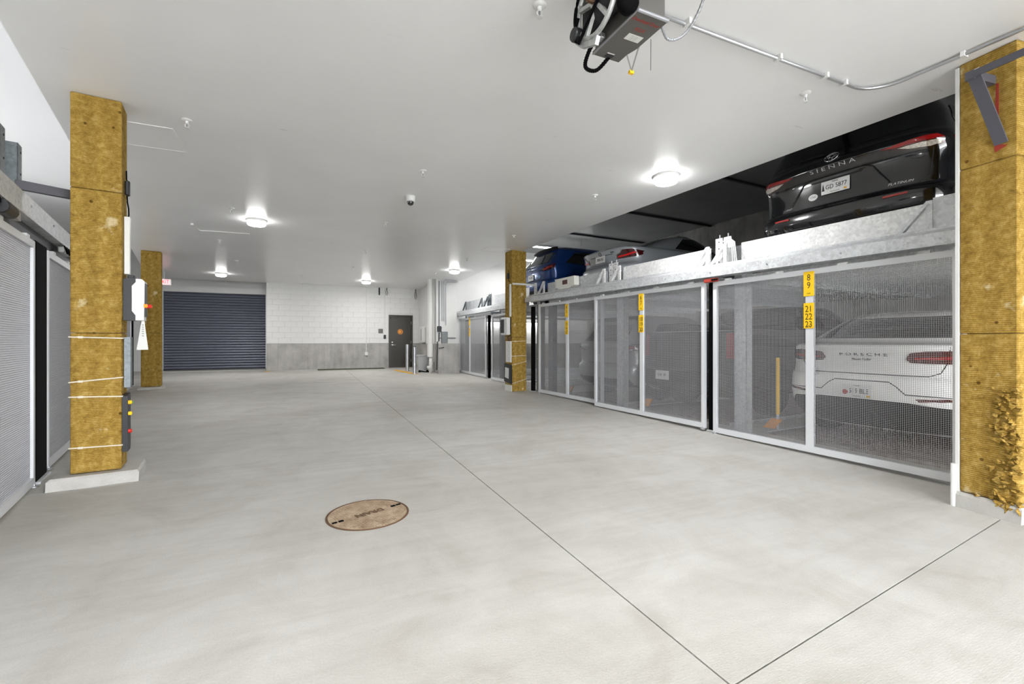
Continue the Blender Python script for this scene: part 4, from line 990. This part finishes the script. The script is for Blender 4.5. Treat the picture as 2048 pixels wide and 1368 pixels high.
for k, (s0, s1, lab, lab2) in enumerate(((-2.5, -.05, 'upper steel deck above the nearest left gate', 'added unseen up-facing strip light on the nearest left deck'), (.5, 2.95, 'upper steel deck behind the near left column', 'added unseen up-facing strip light on the second left deck'), (3.5, 5.9, 'upper steel deck above the third left gate', 'added unseen up-facing strip light on the third left deck'), (6.4, 8.9, 'upper steel deck above the farthest left gate', 'added unseen up-facing strip light on the farthest left deck'))):
    deck(Lf(s1, .21, 2.15), LA + PI, s1 - s0, 5.3, lab)
    b = batten(Lf((s0 + s1) / 2, 1.9, 2.216), LA + PI / 2, 2.0, lab2, 20); b.rotation_euler.x = PI  # hidden uplights, added to whiten the ceiling over the left bays
for s, lab in ((1.5, 'added strip light low behind the first left gates'), (6.0, 'added strip light low behind the far left gates')):  # fill strips added so the lower left bays stay lit
    batten(Lf(s, 5.4, 2.3), LA + PI / 2, 2.2, lab, 18)

# sprinklers
spr = [(1.368, 2.566, 'nearest sprinkler head, left of the black door operator'), (-1.03, 5.328, 'sprinkler head next to the ceiling hatch and near left column'), (1.366, 5.674, 'sprinkler head just nearer than the dome camera'), (3.896, 5.577, 'sprinkler head left of the large right ceiling lamp'),
       (-1.06, 8.568, 'sprinkler head just left of the nearest left ceiling lamp'), (1.349, 8.458, 'sprinkler head just beyond the dome camera'), (3.897, 8.415, 'sprinkler head above the middle right column'), (-1.63, 11.402, 'sprinkler head beyond the nearest left ceiling lamp'), (1.347, 11.282, 'sprinkler head in the middle of the aisle ceiling'),
       (-1.634, 14.134, 'sprinkler head right of the lamp by the roller door'), (3.852, 11.217, 'sprinkler head between middle column and far right lamp'), (1.319, 13.966, 'sprinkler head before the lamp at the block wall'), (-.065, 16.379, 'farthest sprinkler head, above the block wall'), (3.786, 14.015, 'sprinkler head left of the far right lamp'), (3.945, 2.521, 'sprinkler head near the conduit bend on the right')]
proto = None
for x, y, lab in spr:
    if proto is None:
        r = root('sprinkler_head', (x, y, CEIL), 0, lab, 'sprinkler', 'ceiling sprinkler heads')
        MB().lathe([(.045, 0), (.045, -.004), (.03, -.012), (.018, -.014)], 20).build('escutcheon', 'white', r, True)
        b = MB(); b.lathe([(.014, 0), (.014, -.035), (.009, -.04)], 12); b.build('body', 'white', r)
        f = MB(); f.tube([(-.008, 0, -.035), (-.017, 0, -.05), (-.017, 0, -.062), (0, 0, -.078)], .004, 6); f.tube([(.008, 0, -.035), (.017, 0, -.05), (.017, 0, -.062), (0, 0, -.078)], .004, 6); f.build('frame_arms', 'white', r)
        MB().tube([(0, 0, -.04), (0, 0, -.07)], .004, 6).build('glass_bulb', 'greybox', r)
        MB().lathe([(.02, -.078), (.02, -.081)], 14).build('deflector', 'white', r); proto = r
    else: r = dup_tree(proto); r.location = (x, y, CEIL); r['label'] = lab
# dome camera
r = root('dome_camera', (1.438, 6.753, CEIL), 0, 'white dome security camera with a black bubble on the ceiling', 'camera')
MB().lathe([(.068, 0), (.07, -.02), (.066, -.07), (.058, -.085)], 28).build('housing', 'white', r, True)
MB().lathe([(.05, -.083), (.049, -.10), (.042, -.12), (.03, -.134), (.012, -.142), (.002, -.143)], 24).build('bubble', 'glass', r, True)
# hatches
def hatch(x0, x1, y0, y1, label):
    r = root('ceiling_hatch', (0, 0, CEIL), 0, label, 'hatch', 'flush ceiling hatches')
    MB().b2((x0 + .02, y0 + .02, -.004), (x1 - .02, y1 - .02, .0)).build('panel', 'ceil', r)
    f = MB()
    for a, b in (((x0, y0), (x1, y0 + .016)), ((x0, y1 - .016), (x1, y1)), ((x0, y0 + .016), (x0 + .016, y1 - .016)), ((x1 - .016, y0 + .016), (x1, y1 - .016))): f.b2((a[0], a[1], -.007), (b[0], b[1], 0))
    f.build('frame', 'ceil', r)
hatch(-1.75, -1.2, 5.6, 6.25, 'flush white ceiling hatch beside the near left column')
hatch(3.83, 4.4, 9.72, 10.15, 'flush white ceiling hatch beside the middle right column')
r = root('ceiling_wire', (0, 0, CEIL), 0, 'thin white surface wire on the ceiling by the left lamp', 'wire')
MB().tube([(-1.85, 10.0, -.01), (-1.83, 10.5, -.01), (-.98, 10.46, -.008)], .008, 6).build('wire', 'white', r); MB().bevbox((-1.85, 10.0, -.02), (.05, .08, .04), .006).build('junction', 'white', r)
# ceiling conduit
r = root('conduit', (0, 0, CEIL - .022), 0, 'steel conduit bending across the ceiling at upper right', 'conduit')
pts = [(1.95, 2.29, 0), (4.18, 2.27, 0)] + [(4.18 + .26 * math.sin(t), 2.01 + .26 * math.cos(t), 0) for t in [PI / 2 * k / 8 for k in range(1, 9)]] + [(4.45, 1.3, 0), (4.46, -1.0, 0)]
MB().tube(pts, .0125, 10).build('tube', 'steel', r, True)
for x in (2.33, 3.24, 3.8, 4.05): MB().b2((x - .012, 2.245, -.016), (x + .012, 2.305, .022)).build('clip', 'white', r)
MB().b2((4.425, 1.66, -.016), (4.485, 1.685, .022)).build('clip', 'white', r)
# vehicle door operator
z0 = 2.95; k = .05
r = root('door_operator', (1.585, 1.88, z0), 0, 'black overhead door operator hanging from the ceiling, red lettering below', 'door operator')
MB().bevbox((.10, .205, .075), (.19, .39, .13), .008).build('enclosure', 'cover', r)
cv = MB(); cv.prism([(-.002, .0), (.207, .0), (.207, .26), (.19, .33), (.19, .41), (-.002, .41)], -.006, .012, 'Z'); cv.build('cover', 'cover', r)
MB().tube([(0, .004, -.004), (.205, .004, -.004)], .01, 8).build('cover_lip', 'coverlip', r); MB().tube([(.0, .0, -.004), (0, .41, -.004)], .006, 8).build('cover_edge', 'coverlip', r)
text('Overhead Door', .034, (.10, .06, -.0068), (1, 0, 0), (0, -1, 0), 'oper_red', r, 'brand_lettering', .82, shear=.3, extrude=.0005)
text('RSX', .036, (.115, .125, -.0068), (1, 0, 0), (0, -1, 0), 'oper_red', r, 'model_lettering', 1.1, extrude=.0005)
MB().b2((.075, .165, -.0078), (.175, .215, -.006)).build('rating_label', 'paper', r)
for q in range(4): text('---- -----', .014, (.125, .175 + .01 * q, -.0082), (1, 0, 0), (0, -1, 0), 'gdoc', r, 'label_print', 1., extrude=.0003)
MB().b2((.07, .355, -.0078), (.12, .362, -.006)).build('white_mark', 'paper', r); MB().b2((.07, .366, -.0078), (.125, .395, -.006)).build('dark_label', 'devblack', r)
MB().bevbox((.08, -.12, .26), (.24, .6, .22), .01).build('motor_block', 'devblack', r)
MB().lathe([(.065, -.14), (.07, -.12), (.07, .12), (.05, .15)], 18, (-.06, .12, .13), 'Y').build('motor', 'devblack', r, True)
MB().lathe([(.05, -.03), (.055, .0), (.05, .03)], 18, (-.045, .03, .035), 'Y').build('capacitor', 'black', r, True)
MB().bevbox((-.055, .17, .20), (.07, .46, .26), .012).build('gear_frame', 'devblack', r)
wh = MB(); cx, cy, cz = -.115, .21, .14; rad = .175
wh.tube([(cx, cy + rad * math.cos(t), cz + rad * math.sin(t)) for t in [2 * PI * q / 40 for q in range(41)]], .014, 8); 
for q in range(5): a = 2 * PI * q / 5 + .3; wh.bar((cx, cy, cz), (cx, cy + rad * math.cos(a), cz + rad * math.sin(a)), .022, .022, (1, 0, 0))
wh.lathe([(.035, -.02), (.035, .02)], 14, (cx, cy, cz), 'X'); wh.build('pulley', 'cast', r)
bt = MB(); bt.tube([(cx - .02, cy + (rad + .012) * math.cos(t), cz + (rad + .012) * math.sin(t)) for t in [-.2 + 2.9 * q / 20 for q in range(21)]] + [(cx - .02, .36, -.01), (cx - .02, .42, .05), (cx - .02, .36, .14)], .010, 6); bt.build('belt', 'black', r)
MB().lathe([(.035, -.03), (.04, -.02), (.04, .02), (.035, .03)], 16, (cx - .01, .39, .06), 'X').build('drive_pulley', 'devblack', r)
MB().lathe([(.018, -.03), (.018, .03)], 6, (cx - .03, .21, .14), 'X').build('shaft_nut', 'rustdark', r)
ca = MB(); ca.prism([(.22, -.09), (.36, -.03), (.42, .03), (.38, .06), (.30, .0), (.2, -.05)], cx - .005, cx + .02, 'X'); ca.build('brake_casting', 'cast', r)
for y in (.06, .30): MB().bevbox((-.02, y, .025), (.03, .05, .03), .004).build('latch', 'steel', r)
def corr_hose(pts, rr, name, m):
    P = catmull(pts, 14); MB().tube([p for p in P], [rr if q % 2 else rr * .8 for q in range(len(P))], 8).build(name, m, r)
corr_hose([(-.02, .32, .06), (-.05, .38, -.02), (-.02, .46, -.06), (.06, .46, -.06), (.11, .40, .0)], .013, 'flexible_hose', 'black')
corr_hose([(.20, .06, .03), (.30, .10, -.02), (.40, .06, .03), (.42, -.04, .16), (.36, -.12, .3)], .009, 'flexible_conduit', 'coverlip')
ch = MB(); ch.tube([(.18, .33, .02), (.28, .40, -.04)], .004, 6); ch.tube([(.22, .25, .02), (.285, .405, -.045)], .005, 6); ch.build('chain_loop', 'steel', r)
MB().box((.283, .405, -.048), (.03, .02, .018)).build('yellow_tab', 'yellow', r)
MB().tube([(.26, .2, .03), (.40, .36, -.03)], .0015, 5).build('antenna_wire', 'black', r)
for x in (-.02, .16): MB().b2((x, -.3, .36), (x + .03, -.26, CEIL - z0)).build('hanger_strap', 'charcoal', r); MB().b2((x, .1, .2), (x + .03, .14, CEIL - z0)).build('hanger_strap', 'charcoal', r)
# exit sign
r = root('exit_sign', (-3.86, 17.0, 2.9), 0, 'red lettered exit sign glowing beside the far left column', 'sign')
MB().bevbox((0, 0, .1), (.34, .05, .2), .01).build('case', 'white', r); MB().b2((-.15, -.028, .02), (.15, -.026, .18)).build('face', 'exit', r)
text('EXIT', .16, (0, -.029, .1), (1, 0, 0), (0, 0, 1), 'exitred', r, 'lettering', .8, extrude=.001); MB().tube([(0, 0, .2), (0, 0, CEIL - 2.9)], .012, 8).build('stem', 'white', r)

# ================================================================== FLOOR THINGS
ROT = math.atan(C0)
r = root('manhole_cover', (.43, 3.475, fz(3.475) + .0005), 0, 'round rusty drain cover set in the concrete floor', 'manhole cover', rx=ROT)
MB().lathe([(.292, 0), (.292, .004), (.282, .005), (.282, .001)], 56).build('rim', 'rustdark', r)
MB().lathe([(.276, 0), (.276, .004)], 56).build('disc', 'rust', r)
kn = MB(); xd = Vector((-.936, -.351, 0)).normalized(); up = Vector((.351, -.936, 0)).normalized(); n = 27; p = .02
for i in range(-n // 2, n // 2 + 1):
    for j in range(-n // 2, n // 2 + 1):
        q = xd * (i * p) + up * (j * p)
        if q.length < .262 and not (abs(j) <= 1 and abs(i) < 12): kn.add([q + xd * a + up * b + Vector((0, 0, z)) for z in (.004, .0075) for a, b in ((-.006, -.006), (.006, -.006), (.006, .006), (-.006, .006))], [(4, 5, 6, 7), (0, 1, 5, 4), (1, 2, 6, 5), (2, 3, 7, 6), (3, 0, 4, 7)])
kn.build('tread_studs', 'rust', r, kind='stuff')
text('DRAIN', .08, (.01, 0, .0085), xd, up, 'rustdark', r, 'lettering', .9, extrude=.0015)
for sg in (1, -1):
    for q in (.205, .25): MB().box(tuple(xd * (q * sg)) [:2] + (.005,), (.034, .022, .008), math.atan2(xd.y, xd.x)).build('pick_hole', 'black', r)
def bollard(x, y, h, label):
    r = root('bollard', fl(x, y), 0, label, 'bollard', 'steel bollards by the exit door')
    MB().lathe([(.06, .0), (.06, h - .03), (.055, h)], 20).build('tube', 'steel', r, True); smooth_by(r.children[0])
    MB().lathe([(.05, h - .002), (.05, h + .012), (.03, h + .018)], 16).build('cap', 'black', r); MB().lathe([(.1, 0), (.1, .012)], 20).build('base_flange', 'steel', r)
bollard(3.50, 17.0, .99, 'steel bollard in front of the dark exit door')
bollard(3.47, 15.65, .93, 'steel bollard right of the exit door, nearer the bin')
o = tag(MB().prism([(3.05, 17.5), (3.25, 17.6), (3.62, 15.5), (3.38, 15.45)], 0, .002, 'Z').build('floor_marking', 'ypaint'), 'yellow paint stripe on the floor at the bollards', 'floor marking'); o.location = (0, 0, A0 + .001); o.rotation_euler.x = ROT
o = tag(MB().lathe([(.11, 0), (.11, .003)], 18).build('floor_marking', 'ypaint'), 'yellow paint spot at the corner of the block wall', 'floor marking'); o.location = fl(-1.18, 18.5, .001); o.rotation_euler.x = ROT
o = tag(MB().bevbox((0, 0, .01), (2.45, .42, .02), .006).build('door_mat', 'green'), 'long dark green mat along the block wall', 'mat'); o.location = fl(1.7, 18.66); o.rotation_euler.x = ROT
# grey bin
r = root('waste_bin', fl(3.92, 16.35), 0, 'grey plastic waste bin against the return wall', 'bin')
MB().loft([[(a * k, b * k, z) for a, b in ((-.2, -.17), (.2, -.17), (.22, 0), (.2, .17), (-.2, .17), (-.22, 0))] for k, z in ((.82, .06), (1., .56))]).build('tub', 'bin', r)
MB().bevbox((0, 0, .59), (.48, .4, .06), .015).build('lid', 'bin', r)
for x in (-.14, .14): MB().lathe([(.04, -.02), (.04, .02)], 12, (x, -.13, .04), 'Y').build('caster', 'black', r)
MB().tube([(-.2, -.2, .02), (-.1, -.24, .05), (.05, -.22, .015), (.2, -.24, .02)], .02, 8).build('hose_end', 'black', r)
# pvc pipe
r = root('drain_pipe', fl(4.035, 15.72), 0, 'thick white vertical pipe beside the waste bin', 'pipe')
MB().tube([(0, 0, .57), (0, 0, CEIL - fz(15.7))], .098, 24).build('jacket', 'pvc', r, True); smooth_by(r.children[0])
MB().tube([(0.02, 0, 0), (.02, 0, .6)], .055, 18).build('lower_pipe', 'pvc', r, True); MB().tube([(.02, 0, .12), (-.06, -.03, .2), (-.09, -.04, .24)], .05, 14).build('wye_branch', 'pvc', r, True)
MB().lathe([(.065, 0), (.065, .04)], 16, (.02, 0, .30)).build('coupling', 'pvc', r)
# conduits and boxes on the pilaster wall
for k, (x, z0, lab) in enumerate(((4.30, 1.62, 'leftmost thin conduit on the pilaster'), (4.40, 1.9, 'second thin conduit on the pilaster'), (4.47, 1.9, 'third conduit turning over the far gate'), (4.54, 1.75, 'rightmost conduit turning over the far gate'))):
    r = root('conduit', (0, 0, 0), 0, lab + ', rising to the ceiling', 'conduit', 'conduits on the pilaster wall')
    y = 15.505; P = [(x, y, z0), (x, y, 3.3 if k < 2 else 3.22 - .07 * (k - 3))]
    if k >= 2: P += [(x + .05, y, 3.28 - .07 * (k - 3)), (4.93, y, 3.28 - .07 * (k - 3)), (5.0, y, 3.32 - .07 * (k - 3))]
    MB().tube(P, .016, 8).build('tube', 'steel' if k else 'galv_dark', r)
r = root('disconnect_switch', (4.3, 15.53, 1.5), 0, 'dark grey disconnect switch on the pilaster above the box', 'switch')
MB().bevbox((0, -.05, .12), (.14, .1, .2), .015).build('case', 'charcoal', r); MB().tube([(0, -.1, .12), (.07, -.13, .17)], .012, 8).build('lever', 'charcoal', r)
r = root('electrical_box', (4.48, 15.53, 1.28), 0, 'grey electrical box on the white pilaster wall', 'electrical box')
MB().bevbox((0, -.055, 0), (.22, .11, .5), .01).build('case', 'greybox', r); MB().bevbox((0, -.113, 0), (.2, .008, .47), .003).build('door', 'greybox', r)
r = root('cable', (0, 0, 0), 0, 'dark cable bundle dropping beside the pilaster', 'cable')
MB().tube([(4.3, 15.5, 1.5), (4.29, 15.5, 1.2), (4.22, 15.47, 1.16), (4.20, 15.34, 1.1), (4.19, 15.335, .8), (4.17, 15.335, .2)], .022, 8).build('bundle', 'charcoal', r); MB().tube([(4.47, 15.5, 1.02), (4.42, 15.34, .98), (4.24, 15.335, .95)], .012, 8).build('branch', 'black', r)
r = root('conduit', (0, 0, 0), 0, 'short horizontal conduit above the concrete pilaster', 'conduit'); MB().tube([(4.3, 15.5, 1.33 - .02), (4.9, 15.5, 1.31)], .012, 8).build('tube', 'galv_dark', r)
r = root('paper_dispenser', (4.395, 18.1, 1.12), 0, 'white wall dispenser between exit door and pipe', 'dispenser')
MB().bevbox((-.06, 0, .33), (.12, .62, .64), .02).build('case', 'white', r); MB().b2((-.123, -.05, .1), (-.119, .02, .55)).build('slot', 'gdoc', r)
# things on the back wall
r = root('conduit', (2.28, WY - .005, 0), 0, 'white conduit down the block wall to a junction box', 'conduit'); MB().tube([(0, -.012, .74), (0, -.012, CEIL - .01)], .016, 8).build('tube', 'pvc', r); MB().bevbox((0, -.03, .69), (.12, .06, .13), .01).build('junction_box', 'white', r)
r = root('card_reader', (3.0, WY - .005, 1.37), 0, 'black card reader left of the exit door', 'card reader'); MB().bevbox((0, -.015, 0), (.09, .03, .16), .008).build('case', 'devblack', r); MB().tube([(0, -.012, .08), (0, -.012, CEIL - 1.37 - .01)], .014, 8).build('conduit', 'pvc', r)
r = root('wall_sign', (2.84, WY - .002, 1.60), 0, 'small grey room sign on the block wall by the exit door', 'sign'); MB().bevbox((0, -.005, 0), (.18, .01, .18), .003).build('panel', 'cover', r)
for q in range(2): MB().b2((-.06, -.0115, -.03 + .05 * q), (.04, -.010, -.012 + .05 * q)).build('print_line', 'gdoc', r)
for x, lab in ((2.78, 'black cable stub hanging from the ceiling at the block wall'), (3.07, 'looped grey cable hanging at the top of the block wall'), (4.25, 'thin grey cable hanging near the wall corner')):
    r = root('hanging_cable', (x, WY - .03, CEIL), 0, lab, 'cable'); k = .3 if x < 4 else .42
    if x < 3: MB().tube([(0, 0, 0), (0, -.01, -k)], .022, 8).build('stub', 'black', r)
    else: MB().tube([(0, 0, 0), (-.03, 0, -k * .5), (-.02, 0, -k * .9), (.02, 0, -k), (.05, 0, -k * .8), (.02, 0, -k * .3), (.02, 0, 0)], .009, 6).build('loop', 'charcoal', r)
r = root('surface_vent', (-.05, WY - .5, CEIL), 0, 'long flat vent strip on the ceiling by the block wall', 'vent'); MB().bevbox((.5, 0, -.008), (1.15, .1, .016), .004).build('strip', 'ceil', r)
